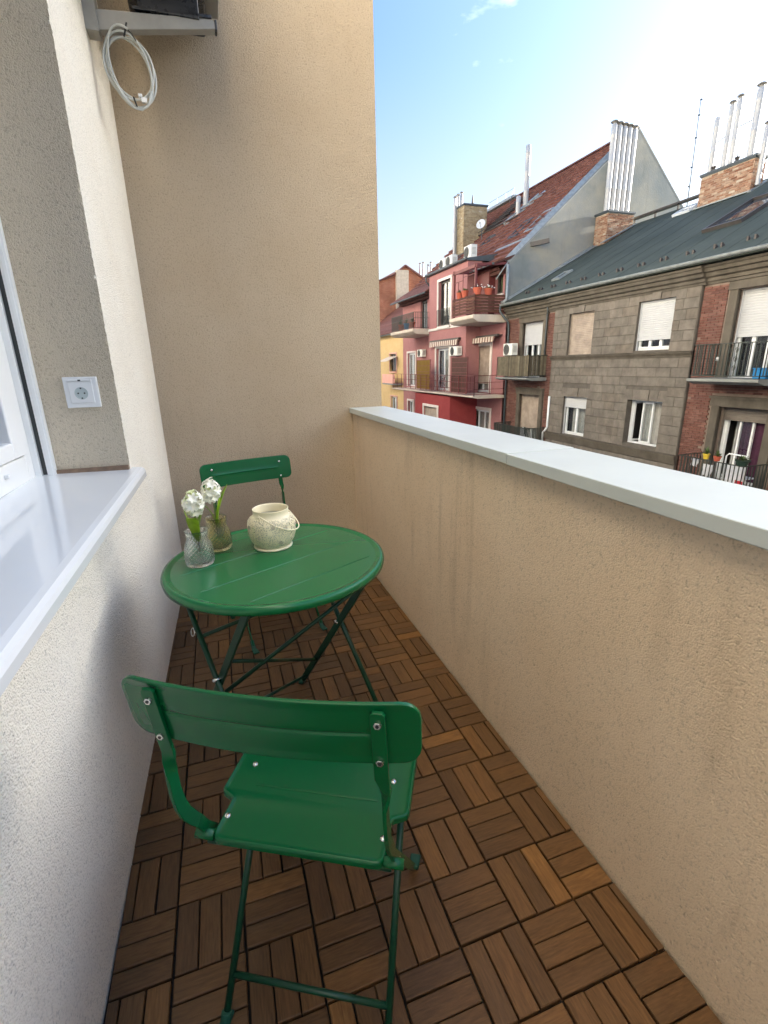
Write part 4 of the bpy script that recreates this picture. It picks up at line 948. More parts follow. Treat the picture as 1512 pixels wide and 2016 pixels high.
# ashlar blocks
rs = random.Random(12); unit = MB()
for z, k in ((0, 0), (1, 0)): pass
def stone_mesh():
    b = MB(); c = .012
    b.v = [(0, -.5, -.5), (0, .5, -.5), (0, .5, .5), (0, -.5, .5), (-.014, -.5, -.5), (-.014, .5, -.5), (-.014, .5, .5), (-.014, -.5, .5), (-.022, -.47, -.46), (-.022, .47, -.46), (-.022, .47, .46), (-.022, -.47, .46)]
    for q in (0, 4): b.f += [(q + i, q + (i + 1) % 4, q + 4 + (i + 1) % 4, q + 4 + i) for i in range(4)]
    b.f.append((8, 9, 10, 11)); return b
SB = stone_mesh(); stone_me = SB.mesh("stone", M['stone'])
import bmesh as _bm
_b = _bm.new(); _b.from_mesh(stone_me); _bm.ops.recalc_face_normals(_b, faces=_b.faces); _b.to_mesh(stone_me); _b.free()
bands = [(-1.94 + .002, 1.28), (1.47, 3.42), (-3.3, -2.3)]
srest = MB(); nst = 0
for z0, z1 in bands:
    rows = max(1, round((z1 - z0) / .32)); hh = (z1 - z0) / rows
    for rI in range(rows):
        za, zb = z0 + rI * hh, z0 + (rI + 1) * hh
        spans = [(11.64, 18.73)]
        for o in wins:
            lint = .38
            if o[2] - .0 < zb - .02 and za + .02 < o[3] + (lint if True else 0):
                new = []
                ext = 0.12 if za + .02 > o[3] - .02 else 0
                for a, c in spans:
                    if o[0] - ext >= c or o[1] + ext <= a: new.append((a, c)); continue
                    if o[0] - ext > a: new.append((a, o[0] - ext))
                    if o[1] + ext < c: new.append((o[1] + ext, c))
                spans = new
        for a, c in spans:
            y = a; first = True
            while y < c - .02:
                w = rs.uniform(.55, .95)
                if first and rI % 2: w *= .55
                first = False
                if c - (y + w) < .24: w = c - y
                nst += 1
                mt = Matrix.Translation((GX + rs.uniform(-.004, .002), y + w / 2, (za + zb) / 2)) @ Matrix.Diagonal((rs.uniform(.8, 1.3), w - .009, zb - za - .009, 1))
                if nst <= 300: inst("stone", stone_me, gh, mt)
                else:
                    n = len(srest.v); srest.v += [tuple(mt @ Vector(p)) for p in SB.v]; srest.f += [tuple(n + i for i in f) for f in SB.f]
                y += w
if srest.v: sub(srest, "stone", M['stone'], gh, kind='stuff')
# flat arches of wedge stones over the four windows
for o in wins:
    ya, yb, zt = o[0] - .12, o[1] + .12, o[3]; k = 5; cy = (ya + yb) / 2
    for i in range(k):
        l0, l1 = ya + (yb - ya) * i / k, ya + (yb - ya) * (i + 1) / k; sp = lambda y: cy + (y - cy) * 1.10
        p = .05 if i == 2 else .022; top = zt + (.385 if zt < 1 or i == 2 else .34); top = min(top, 3.44)
        b = MB(); b.prism([(GX - p, l0 + .006, zt + .004), (GX - p, l1 - .006, zt + .004), (GX - p, sp(l1) - .006, top - .006), (GX - p, sp(l0) + .006, top - .006)], (p + .01, 0, 0)); sub(b, "arch_stone", M['stone'], gh)
# string courses, cornice
for z0, z1, pr in ((1.29, 1.455, .10), (-2.26, -1.955, .12)):
    b = extrude_y([(GX + .05, z0), (GX - pr * .35, z0), (GX - pr * .45, z0 + .05), (GX - pr, z1 - .05), (GX - pr - .02, z1), (GX + .05, z1 + .02)], 11.60, 18.78); sub(b, "string_course", M['trim'], gh)
prof = [(14.7, 3.40), (14.26, 3.40), (14.24, 3.47), (14.20, 3.49), (14.20, 3.58), (14.12, 3.62), (14.09, 3.72), (14.02, 3.75), (14.00, 3.84), (13.96, 3.87), (13.96, 3.93), (14.7, 3.95)]
for y0, y1, dx in ((-8, 11.5, .1), (11.5, 18.87, 0), (18.87, 22.69, .1)):
    sub(extrude_y([(x + dx if i not in (0, len(prof) - 1) else x, z) for i, (x, z) in enumerate(prof)], y0 + .002, y1), "cornice", M['trim'], gh)
    k = int((y1 - y0) / .42)
# windows and doors
window(gh, GX, *wins[0], depth=.20, shutter=.985, smat=M['shutb'])
window(gh, GX, *wins[1], depth=.20, shutter=.79, casements=3, cur=0)
window(gh, GX, *wins[2], depth=.20, shutter=.27, casements=2, cur=.8)
window(gh, GX, *wins[3], depth=.24, casements=3, open_=True, cur=.7)
window(gh, BX, *doorsL[0], depth=.20, shutter=.40, casements=3, cur=.55)
window(gh, BX, *doorsL[1], depth=.20, shutter=.62, smat=M['shutb'], casements=2)
window(gh, BX, *doorsR[0], depth=.22, shutter=.50, casements=3, cur=.3)
window(gh, BX, *doorsR[1], depth=.26, shutter=.16, smat=M['shutg'], casements=3, open_=True, cur=.75, curmat=M['dcurtain'])
for (ya, yb, za, zb) in doorsL + doorsR:
    b = MB(); w = .24
    b.box(BX - .10, BX + .05, ya - w, ya, za, zb + .02); b.box(BX - .10, BX + .05, yb, yb + w, za, zb + .02); b.box(BX - .13, BX + .05, ya - w - .04, yb + w + .04, zb + .022, zb + .26); b.box(BX - .17, BX + .05, ya - w - .08, yb + w + .08, zb + .262, zb + .33)
    b.box(BX - .105, BX + .05, ya - w + .06, ya - .06, za, zb - .03); sub(b, "door_surround", M['trim'], gh)
# roof
rz = lambda x: 4.08 + .53 * (x - 13.85)
b = MB(); b.prism([(13.85, -30, rz(13.85)), (21.3, -30, rz(21.3)), (28.7, -30, rz(13.85)), (28.7, -30, 3.9), (13.85, -30, 3.96)], (0, 52.68, 0)); rf = sub(b, "roof", M['bitumen'], gh)
b = MB()
for y in [22.0 - 1.0 * i + R0.uniform(-.08, .08) for i in range(16)]:
    b.bar((13.9, y, rz(13.9) + .004), (21.2, y + .05, rz(21.2) + .004), .03, .008)
sub(b, "sheet_seam", M['bitumen'], rf)
b = MB(); pts = []
for y0, y1 in ((-8, 22.55),):
    n = len(b.v); k = 9
    for y in (y0, y1):
        for q in range(k): a = math.pi + math.pi * q / (k - 1); b.v.append((13.83 + .085 * math.cos(a), y, 4.07 + .085 * math.sin(a)))
    for q in range(k - 1): b.f.append((n + q, n + q + 1, n + k + q + 1, n + k + q))
b.tube([(13.745, -8, 4.075), (13.745, 22.55, 4.075)], .012, 6)
for i in range(26): b.bar((13.74, 22.3 - i * .8, 4.08), (13.92, 22.3 - i * .8, 4.09), .03, .006)
gt = sub(b, "gutter", M['zinc'], gh); md = gt.modifiers.new("thick", 'SOLIDIFY'); md.thickness = .006
b = MB(); b.tube([(13.83, 22.6, 4.0), (13.84, 22.62, 3.75), (14.0, 22.5, 3.5), (14.24, 22.42, 3.2), (14.28, 22.42, 2.9), (14.28, 22.42, -9.1)], .055, 10); sub(b, "downpipe", M['lead'], gh, smooth=True)
b = MB(); b.tube([(14.24, 18.62, -.30), (14.24, 18.62, -1.72), (14.2, 18.68, -1.86), (14.24, 18.9, -2.0), (14.26, 18.95, -2.5)], .05, 10); sub(b, "white_pipe", M['wframe'], gh, smooth=True)
b = MB(); b.tube([(14.26, 19.28, 3.62), (14.28, 19.28, 3.5), (14.28, 19.3, 2.5), (14.3, 19.3, 1.5)], .035, 8); sub(b, "vent_pipe", M['lead'], gh, smooth=True)
# snow guards
b = MB(); b.prism([(-.07, -.03, 0), (.07, -.03, 0), (.03, -.03, .10), (-.01, -.03, .12)], (0, .06, 0)); sg = b.mesh("snow_guard", M['dframe'])
for i in range(13):
    for dy in (-.11, .11): inst("snow_guard", sg, rf, Matrix.Translation((14.55 + .03 * (i % 2), 21.3 - i * .98 + dy, rz(14.55) + .005)) @ Matrix.Rotation(-.49, 4, 'Y'))
# roof windows
def roof_window(par, zf, xa, xb, ya, yb, mat, slope, lift=.06, name="skylight", paneM=None):
    a = math.atan(slope); nn = Vector((-math.sin(a), 0, math.cos(a)))
    P = lambda x, y, h: Vector((x, y, zf(x))) + nn * h
    b = MB()
    for (x0, x1, y0, y1) in ((xa, xa + .09, ya, yb), (xb - .09, xb, ya, yb), (xa + .09, xb - .09, ya, ya + .08), (xa + .09, xb - .09, yb - .08, yb)):
        b.prism([P(x0, y0, -.02), P(x1, y0, -.02), P(x1, y1, -.02), P(x0, y1, -.02)], nn * (lift + .02))
    o = sub(b, name, mat, par)
    b = MB(); b.prism([P(xa + .09, ya + .08, .005), P(xb - .09, ya + .08, .005), P(xb - .09, yb - .08, .005), P(xa + .09, yb - .08, .005)], nn * .03); sub(b, "skylight_pane", paneM or skyl, o)
    return o
skyl = bpy.data.materials.new("skylight_glass"); skyl.use_nodes = True
_p = skyl.node_tree.nodes['Principled BSDF']; _p.inputs['Base Color'].default_value = (.05, .06, .07, 1); _p.inputs['Roughness'].default_value = .04; _p.inputs['Specular IOR Level'].default_value = 1.0
_nt = skyl.node_tree; _n = _nt.nodes.new('ShaderNodeTexNoise'); _n.inputs['Scale'].default_value = 2; _bp = _nt.nodes.new('ShaderNodeBump'); _bp.inputs['Strength'].default_value = .03; _nt.links.new(_n.outputs['Fac'], _bp.inputs['Height']); _nt.links.new(_bp.outputs[0], _p.inputs['Normal'])
roof_window(rf, rz, 16.4, 18.6, 12.35, 13.75, M['dframe'], .53, .12)
roof_window(rf, rz, 15.45, 16.2, 20.15, 20.75, M['zinc'], .53, .08)
roof_window(rf, rz, 20.1, 20.7, 17.75, 18.6, M['wframe'], .53, .10)
# ridge walkway on posts
b = MB(); b.box(21.1, 21.4, 7, 15.0, 8.22, 8.30); b.box(21.1, 21.4, 17.5, 22.0, 8.22, 8.30)
for i in range(12):
    y = 22 - i * 1.3
    if not 15.0 < y < 17.5: b.box(21.22, 21.28, y - .03, y + .03, 7.95, 8.22)
sub(b, "ridge_walkway", M['dframe'], rf)
b = MB(); b.bar((13.95, 22.66, rz(13.95) + .05), (21.3, 22.66, rz(21.3) + .06), .22, .10); b.bar((14.2, 22.5, rz(14.2) + .04), (20.0, 22.35, rz(20.0) + .05), .18, .03); sub(b, "verge_flashing", M['zinc'], rf)

def chimney(par, x0, x1, y0, y1, z0, z1, bm, seed, capm=None):
    o = sub(MB().box(x0 + .02, x1 - .02, y0 + .02, y1 - .02, z0, z1 - .03), "chimney", M['lime'], par)
    for f, X, a, c in (('x', x0 + .03, y0, y1), ('y', y0 + .03, x0, x1)):
        bricks(o, X, a, c, z0, z1 - .06, [], bm, seed=seed, L=.24, h=.065, j=.014, t=.03, face=f, name="brick")
    b = MB(); b.box(x0 - .06, x1 + .06, y0 - .06, y1 + .06, z1 - .055, z1 + .02); b.box(x0 - .03, x1 + .03, y0 - .03, y1 + .03, z1 - .10, z1 - .057); sub(b, "chimney_cap", capm or M['lead'], o)
    return o
c1 = chimney(gh, 20.15, 20.75, 15.15, 17.40, 7.2, 8.66, M['chbrick'], 31)
for y, zt, r, cap in ((17.30, 10.72, .10, False), (16.72, 10.92, .095, True), (16.42, 11.0, .095, True), (15.62, 11.02, .12, True)): flue(c1, 20.45, y, 8.62, zt, r, cap)
flue(c1, 20.3, 15.0, 7.6, 9.55, .085, True)
for y in (17.1, 16.1): sub(MB().lathe([(.09, 0), (.10, .1), (.06, .14), (.11, .22), (.02, .26), (.02, .4)], 8, (20.4, y, 8.68)), "flue_pot", M['dframe'], c1)
b = MB(); b.tube([(20.42, 17.3, 9.75), (20.42, 16.6, 9.92)], .02, 6); b.tube([(20.42, 16.42, 10.0), (20.42, 15.62, 10.02)], .02, 6); sub(b, "flue_stay", M['flue'], c1)
c2_ = chimney(gh, 19.28, 20.92, 21.75, 22.62, 6.6, 8.46, M['chbrick'], 32)
for i in range(5): flue(c2_, 19.48 + .315 * i, 22.15, 8.42, 12.28 - .02 * i, .135, True)
b = MB(); b.bar((19.0, 21.70, rz(19.2) + .06), (21.05, 21.70, rz(21.05) + .06), .2, .05); sub(b, "chimney_flashing", M['zinc'], c2_)
b = MB(); b.bar((20.05, 15.05, rz(20.05) + .03), (20.05, 17.5, rz(20.05) + .03), .16, .04); b.bar((20.0, 15.06, rz(20.0) + .03), (20.8, 15.06, rz(20.8) + .03), .16, .05); sub(b, "chimney_flashing", M['zinc'], c1)
# balconies of the grey house
def balcony(house, x0, x1, ya, yb, zt, th, mat, name="balcony"):
    o = sub(extrude_y([(x0, zt - th * .55), (x0 - .03, zt - th * .45), (x0 - .03, zt), (x1, zt), (x1, zt - th * 1.1), (x0 + .25, zt - th)], ya, yb), name, mat, house); return o
bl = balcony(gh, 13.32, BX, 19.13, 21.9, .53, .14, M['gslab'])
slm = MB().box(-.012, .012, -.045, .045, 0, .93); slme = slm.mesh("slat", M['slat'])
k = 0
for i in range(25):
    y = 19.18 + i * .106
    inst("slat", slme, bl, Matrix.Translation((13.34, y, .60)) @ Matrix.Rotation(R0.uniform(-.05, .05), 4, 'Z') @ Matrix.Diagonal((1, R0.uniform(.85, 1.05), R0.uniform(.96, 1.03), 1)))
for i in range(9):
    x = 13.42 + i * .106
    inst("slat", slme, bl, Matrix.Translation((x, 19.16, .60)) @ Matrix.Rotation(rad(90), 4, 'Z') @ Matrix.Diagonal((1, R0.uniform(.85, 1.05), R0.uniform(.96, 1.03), 1)))
railing(bl, [(BX, 19.15), (13.37, 19.15), (13.37, 21.88), (BX, 21.88)], .62, 1.51, .4)
bl2 = balcony(gh, 13.32, BX, 18.95, 21.9, -2.78, .14, M['gslab'])
railing(bl2, [(BX, 18.98), (13.36, 18.98), (13.36, 21.88), (BX, 21.88)], -2.7, -1.80, .085, r=.014)
ac_unit(13.72, 21.15, 1.55, .80, .34, .60, "white air conditioner above the wooden slat balcony of the brick bay")
br1 = balcony(gh, 13.30, BX, 8.68, 10.82, .66, .17, M['gslab'])
railing(br1, [(BX, 8.72), (13.34, 8.72), (13.34, 10.78), (BX, 10.78)], .74, 1.62, .115)
b = MB()
for s in (-1, 1):
    for q in range(3):
        zc = .95 + q * .24; cyy = 9.55 + s * .09; b.tube([(13.34, cyy + .06 * math.cos(t_ * .5) * (1 - t_ / 16), zc + .07 * math.sin(t_ * .5)) for t_ in range(15)], .008, 5)
sub(b, "railing_scroll", M['iron'], br1)
br2 = balcony(gh, 13.30, BX, 8.62, 10.75, -2.62, .17, M['gslab'])
railing(br2, [(BX, 8.66), (13.34, 8.66), (13.34, 10.72), (BX, 10.72)], -2.55, -1.70, .12)

# ------------------------------------------------------------------ pink house
ph = thing("pink_house", "pink rendered house with red tiled roof and balconies opposite", "house", (21, 30, -9.2))
PE = 37.85
ops = [(24.15, 25.95, -.40, 2.17), (23.95, 26.2, -3.8, -1.40), (35.2, 36.8, -.40, 2.1), (35.6, 36.8, -3.6, -1.55), (23.2, 23.95, 4.7, 5.85), (33.0, 34.2, 3.6, 5.6)]
b = MB(); facade(b, GX, 22.72, PE, -9.2, 6.0, ops, .2); sub(b, "wall", M['pink'], ph)
bay = [(27.45, 29.15, 3.50, 6.08), (27.5, 29.4, -.40, 2.18)]
b = MB(); facade(b, 13.4, 25.42, 30.62, -.45, 6.62, bay, .18)
b.quad((13.4, 25.42, -.45), (GX, 25.42, -.45), (GX, 25.42, 6.62), (13.4, 25.42, 6.62)); b.quad((13.4, 30.62, -.45), (13.4, 30.62, 6.62), (GX, 30.62, 6.62), (GX, 30.62, -.45)); b.quad((13.4, 25.42, 6.62), (GX, 25.42, 6.62), (GX, 30.62, 6.62), (13.4, 30.62, 6.62))
sub(b, "bay_wall", M['pink'], ph)
rb = [(27.2, 29.3, -3.4, -1.38)]
b = MB(); facade(b, 12.5, 25.5, 30.85, -9.2, -.62, rb, .18); b.quad((12.5, 25.5, -9.2), (GX, 25.5, -9.2), (GX, 25.5, -.62), (12.5, 25.5, -.62)); b.quad((12.5, 30.85, -9.2), (12.5, 30.85, -.62), (GX, 30.85, -.62), (GX, 30.85, -9.2))
sub(b, "lower_bay_wall", M['red'], ph)
b = MB().box(GX + .8, 28.7, 22.75, PE, -9.2, 6.0); sub(b, "rear_wall", M['pink'], ph)
# gable wall above the neighbour's roof
gz = lambda x: 6.2 + .888 * (x - 14.4)
b = MB(); b.prism([(14.3, 22.70, 3.3), (28.7, 22.70, 3.3), (28.7, 22.70, 6.1), (21.52, 22.70, 12.58), (14.3, 22.70, 6.15)], (0, .30, 0)); sub(b, "gable_wall", M['gable'], ph)
b = MB(); b.bar((14.22, 22.84, 6.15), (21.52, 22.84, 12.64), .36, .07, (0, -.6, .8)); sub(b, "gable_coping", M['zinc'], ph)
b = MB(); b.bar((21.52, 22.84, 12.64), (28.8, 22.84, 6.1), .36, .05, (0, -.6, .8)); sub(b, "gable_coping", M['lime'], ph)
sub(MB().box(21.2, 21.42, 22.68, 22.72, 11.55, 11.80), "gable_vent", M['dark'], ph)
sub(MB().bar((15.5, 22.72, 6.93), (16.15, 22.10, 7.02), .16, .2), "projecting_beam", M['dframe'], ph)
# tiled roof: courses of lapped tiles
b = MB(); b.prism([(13.95, 23.02, gz(13.95) - .06), (21.52, 23.02, 12.52), (29.0, 23.02, gz(13.95) - .06), (29.0, 23.02, 5.6), (13.95, 23.02, 5.6)], (0, PE - 23.02, 0)); prf = sub(b, "roof", M['tile_under'], ph)
slope = math.atan(.888); d = Vector((math.cos(slope), 0, math.sin(slope))); nn = Vector((-math.sin(slope), 0, math.cos(slope)))
rt = random.Random(9); b = MB(); Lr = 7.55 / math.cos(slope); rows = 21; hh = Lr / rows
for i in range(rows):
    y = 23.02 - (.11 if i % 2 else 0)
    while y < PE:
        p = Vector((13.95, y, gz(13.95))) + d * (i * hh); j = rt.uniform(-.006, .006); w = .215
        n = len(b.v); lo, hi = .12 + j, .0
        for yy, k1 in ((y, 0), (y + w * .3, .016), (y + w * .7, .016), (y + w, 0)):
            yy = max(23.02, min(PE, yy))
            for s_, h_ in ((0, -.01), (0, lo + k1), (hh * 1.12, hi + k1 * .8)):
                q = p + d * s_ + nn * h_; b.v.append((q.x, yy, q.z))
        for c in range(3):
            for q in range(2): b.f.append((n + 3 * c + q, n + 3 * c + 3 + q, n + 3 * c + 4 + q, n + 3 * c + 1 + q))
        y += w + .006
sub(b, "roof_tile", M['tile'], prf, kind='stuff')
b = MB(); y = 23.0
while y < PE - .2:
    b.prism([(21.52 + .13 * math.cos(math.pi * q / 6), y, 12.56 + .12 * math.sin(math.pi * q / 6)) for q in range(7)], (0, .36, 0)); y += .38
sub(b, "ridge_tile", M['tile'], prf, kind='stuff')
for (xa, xb, ya, yb, m_) in ((16.3, 17.4, 25.3, 26.15, M['lead']), (16.2, 17.42, 23.55, 24.4, M['zinc']), (16.85, 17.6, 29.55, 30.4, M['lead']), (16.2, 17.1, 32.9, 33.8, M['lead'])):
    roof_window(prf, gz, xa, xb, ya, yb, m_, .888, .12)
b = MB(); b.bar((15.75, 23.1, gz(15.75) + .08), (15.6, 26.3, gz(15.6) + .08), .42, .05, tuple(nn)); sub(b, "roof_flashing", M['zinc'], prf)
# flue strip, pipes, ladder, railing, dish
b = MB(); b.bar((18.2, 29.8, gz(18.2) + .14), (19.75, 28.4, gz(19.75) + .14), .34, .16, tuple(nn)); b.bar((18.2, 29.5, gz(18.2) + .1), (19.9, 28.0, gz(19.9) + .1), .5, .05, tuple(nn)); sub(b, "duct_cover", M['zinc'], prf)
flue(prf, 19.2, 29.0, 10.4, 13.85, .16, False); flue(prf, 18.68, 29.0, 9.9, 11.1, .14, False)
rgs = Vector((21.2, 30.4, gz(21.2) + .18)); 
lad_a, lad_b = Vector((18.3, 32.3, gz(18.3) + .14)), Vector((20.4, 31.9, gz(20.4) + .14))
for i in range(9):
    f = i / 8; p = Vector((18.4 + 1.9 * f, 32.4 - .5 * f, 0)); p.z = gz(p.x) + .22
    sub(MB().bar((p.x, p.y, p.z), (p.x + .05, p.y - 1.55, p.z + .02), .26, .05), "roof_step", M['dframe'], prf)
b = MB(); b.bar((18.3, 32.5, gz(18.3) + .1), (20.6, 31.9, gz(20.6) + .1), .06, .08); b.bar((18.3, 30.8, gz(18.3) + .1), (20.6, 30.3, gz(20.6) + .1), .06, .08); b.bar((18.2, 33.3, gz(18.2) + .2), (18.2, 28.3, gz(18.2) + .25), .12, .06); b.bar((18.15, 33.3, gz(18.15) + .45), (18.15, 28.3, gz(18.15) + .45), .03, .03); sub(b, "step_bearer", M['dframe'], prf)
b = MB()
for z in (13.25, 12.75): b.tube([(21.5, 37.6, z), (21.5, 34.0, z)], .018, 5)
for y in (37.6, 36.3, 35.1, 34.0): b.tube([(21.5, y, 12.3), (21.5, y, 13.25)], .018, 5)
b.tube([(21.5, 34.0, 13.2), (20.9, 33.6, 12.2)], .016, 5); b.box(21.2, 21.8, 33.6, 37.5, 12.55, 12.72); sub(b, "roof_railing", M['zinc'], prf)
sd_ = thing("satellite_dish", "pale satellite dish on a pole on the red tiled roof", "satellite dish", (17.75, 31.8, 9.1))
b = MB(); b.tube([(17.75, 31.8, 9.0), (17.75, 31.8, 10.35)], .03, 8); b.tube([(17.75, 31.8, 10.0), (17.62, 31.66, 10.05)], .025, 6); sub(b, "mast", M['lead'], sd_)
b = MB(); b.lathe([(.001, 0), (.12, .012), (.24, .05), (.32, .09), (.32, .10), (.24, .064), (.12, .028), (.001, .016)], 24); o = sub(b, "dish", M['acw'], sd_, smooth=True); o.matrix_basis = Matrix.Translation((17.6, 31.62, 10.1)) @ Vector((-.75, -.6, .35)).to_track_quat('Z', 'Y').to_matrix().to_4x4()
b = MB(); b.tube([(17.6, 31.62, 9.82), (17.35, 31.36, 10.12)], .012, 5); b.lathe([(.001, 0), (.035, .01), (.035, .08), (.001, .09)], 10, (17.33, 31.34, 10.08)); sub(b, "feed_arm", M['lead'], sd_)
c3 = chimney(prf, 17.0, 18.8, 33.0, 34.0, 8.0, 11.68, M['chbrick2'], 41, M['lead'])
b = MB(); b.lathe([(.12, 0), (.14, .1), (.08, .16), (.05, .5), (.02, .7)], 8, (17.9, 33.5, 11.7)); sub(b, "finial", M['dframe'], c3)
for x, y, zt in ((16.75, 33.9, 12.2), (17.0, 34.2, 12.35), (17.2, 34.3, 12.5), (17.45, 34.3, 12.65)): flue(c3, x, y, gz(x) - .1, zt, .09, True)
# eaves and bay roof
b = MB(); b.prism([(13.28, 25.33, 6.63), (13.28, 25.33, 6.74), (15.2, 25.33, 7.02), (15.2, 25.33, 6.63)], (0, 5.5, 0)); sub(b, "bay_roof", M['lead'], ph)
b = MB(); b.tube([(13.24, 25.3, 6.70), (13.24, 30.9, 6.70)], .075, 8); b.tube([(13.24, 30.8, 6.66), (13.26, 30.85, 6.4), (13.5, 30.8, 6.1), (14.1, 30.72, 5.9)], .05, 8); sub(b, "gutter", M['lead'], ph, smooth=True)
b = MB(); b.prism([(13.3, 31.0, 5.72), (13.3, 31.0, 5.82), (14.9, 31.0, 6.75), (14.9, 31.0, 6.6)], (0, 6.8, 0)); lr = sub(b, "loggia_roof", M['tile_under'], ph)
b = MB(); y = 31.0
while y < 37.7:
    for i in range(6):
        x = 13.28 + i * .27; b.bar((x, y + .1, 5.84 + (x - 13.28) * .58), (x + .3, y + .1, 5.84 + (x + .27 - 13.28) * .58), .2, .03)
    y += .215
sub(b, "roof_tile", M['tile'], lr, kind='stuff')
b = MB(); b.tube([(13.26, 31.0, 5.76), (13.26, 37.8, 5.76)], .06, 8); sub(b, "gutter", M['lead'], ph, smooth=True)
b = MB(); b.tube([(14.12, 22.55, 5.95), (14.12, 22.5, 4.3), (13.95, 22.55, 4.15)], .07, 10); b.bar((13.7, 22.9, 5.3), (14.25, 22.75, 6.1), .05, .05); sub(b, "downpipe", M['zinc'], ph, smooth=True)
b = MB(); b.prism([(13.45, 22.72, 5.98), (13.45, 22.72, 6.06), (14.6, 22.72, 6.45), (14.6, 22.72, 6.3)], (0, 2.6, 0)); sub(b, "porch_roof", M['tile_under'], ph)
b = MB(); b.bar((13.4, 22.72, 6.0), (13.4, 25.35, 6.0), .10, .10); sub(b, "gutter", M['lead'], ph)
# windows
window(ph, 13.4, *bay[0], depth=.16, casements=2, fmat=M['dframe'], cur=0, transom=False); surround(ph, 13.4, *bay[0], w=.16)
window(ph, 13.4, *bay[1], depth=.16, casements=2, cur=.6); surround(ph, 13.4, *bay[1], w=.14, sill=False)
window(ph, GX, *ops[0], depth=.14, shutter=.80, smat=M['shutb'], casements=2); surround(ph, GX, *ops[0], w=.18, sill=False)
window(ph, GX, *ops[1], depth=.16, casements=3); surround(ph, GX, *ops[1], w=.16)
window(ph, GX, *ops[2], depth=.14, casements=2); surround(ph, GX, *ops[2], w=.14, sill=False)
window(ph, GX, *ops[3], depth=.16, casements=2); surround(ph, GX, *ops[3], w=.13)
window(ph, GX, *ops[4], depth=.14, casements=1, fmat=M['dframe'], cur=1, curmat=M['plant']); b = MB().box(GX - .1, GX + .01, 23.1, 24.05, 4.62, 4.7); sub(b, "window_sill", M['wtrim'], ph)
window(ph, GX, *ops[5], depth=.14, casements=2, fmat=M['dframe'])
window(ph, 12.5, *rb[0], depth=.16, shutter=.94, smat=M['shutb'], casements=2); surround(ph, 12.5, *rb[0], w=.15)
b = MB(); b.box(13.34, 13.402, 25.5, 30.62, 3.30, 3.44); sub(b, "string_course", M['wtrim'], ph)
railing(ph, [(13.3, 27.42), (13.3, 29.18)], 3.55, 4.45, .16, name="window_guard")
# awnings, half rolled in, with scalloped striped valance
def awning(X, ya, yb, zt, drop, out):
    fr = sub(MB().bar((X - out * .5, ya, zt + .12), (X - out * .5, yb, zt + .12), .16, .12), "awning", M['dframe'], ph)
    k = max(6, int((yb - ya) / .14)); w = (yb - ya) / k; l_ = MB(); d_ = MB()
    for i in range(k):
        y = ya + i * w; bb = l_ if i % 2 else d_
        zz = zt - drop - .05 * (1 if i % 2 else .6)
        bb.prism([(X, y, zt + .18), (X - out, y, zt + .06), (X - out, y, zt + .04), (X, y, zt + .16)], (0, w, 0))
        bb.prism([(X - out, y, zt + .06), (X - out - .01, y, zt + .06), (X - out - .03, y, zz), (X - out - .02, y, zz)], (0, w, 0))
    sub(l_, "light_stripe", M['awn'], fr); sub(d_, "dark_stripe", M['awn2'], fr)
awning(13.4, 26.0, 30.1, 2.52, .18, .22); awning(GX, 23.0, 25.3, 2.52, .16, .5)
# balconies
ub = balcony(ph, 12.4, GX, 22.75, 25.50, 3.62, .34, M['slab'])
bme = MB().box(-.018, .018, -.5, .5, -.055, .055).mesh("board", M['bslat'])
for i in range(6):
    z = 3.79 + i * .145
    inst("board", bme, ub, Matrix.Translation((12.44, 24.0, z)) @ Matrix.Diagonal((1, 2.52, 1, 1)))
    inst("board", bme, ub, Matrix.Translation((13.36, 22.80, z)) @ Matrix.Rotation(rad(90), 4, 'Z') @ Matrix.Diagonal((1, 1.86, 1, 1)))
railing(ub, [(GX, 22.82), (12.46, 22.82), (12.46, 25.25)], 3.72, 4.54, .8, M['rust'], .02)
pg = MB(); 
for (x, y) in ((12.5, 22.84), (12.5, 25.2)): pg.box(x - .05, x + .05, y - .05, y + .05, 3.62, 5.88)
pg.bar((12.5, 22.7, 5.88), (12.5, 25.3, 5.88), .1, .14); pg.bar((12.42, 22.84, 5.92), (GX, 22.84, 6.06), .1, .12); pg.bar((12.42, 25.2, 5.92), (GX, 25.2, 6.0), .1, .12)
for i in range(4): pg.bar((12.5, 23.3 + i * .5, 5.93), (GX, 23.3 + i * .5, 6.05), .05, .06)
for z in (4.9, 5.4): pg.bar((12.5, 24.2, z), (12.5, 25.2, z), .03, .04)
pg.bar((12.5, 24.2, 4.55), (12.5, 24.2, 5.85), .03, .03); pg.bar((12.5, 24.7, 4.55), (12.5, 24.7, 5.4), .03, .03); pg.bar((12.5, 23.0, 5.55), (12.5, 24.2, 5.55), .03, .03)
sub(pg, "pergola", M['rust'], ub)
sub(MB().box(13.9, GX - .01, 23.95, 25.35, 3.62, 6.0), "red_partition", M['rust'], ub)
mb_ = balcony(ph, 12.4, GX, 22.5, 35.3, -.44, .13, M['slab'])
railing(mb_, [(GX, 22.56), (12.46, 22.56), (12.46, 35.25)], -.36, .60, .9, M['rust'], .016, .03, (-.1, .25))
b = MB(); r = random.Random(4)
for i in range(9):
    y = 26.0 + i * .28; b.tube([(12.46, y, -.3), (12.44, y + .12, -.05), (12.46, y, .2), (12.44, y + .1, .42), (12.46, y, .55)], .012, 5)
for i in range(7):
    y = 23.0 + i * .33; b.tube([(12.46, y, -.3), (12.46, y, .55)], .012, 5)
sub(b, "railing_scroll", M['rust'], mb_)
lb_ = balcony(ph, 12.4, GX, 30.95, 35.4, 3.53, .34, M['slab'])
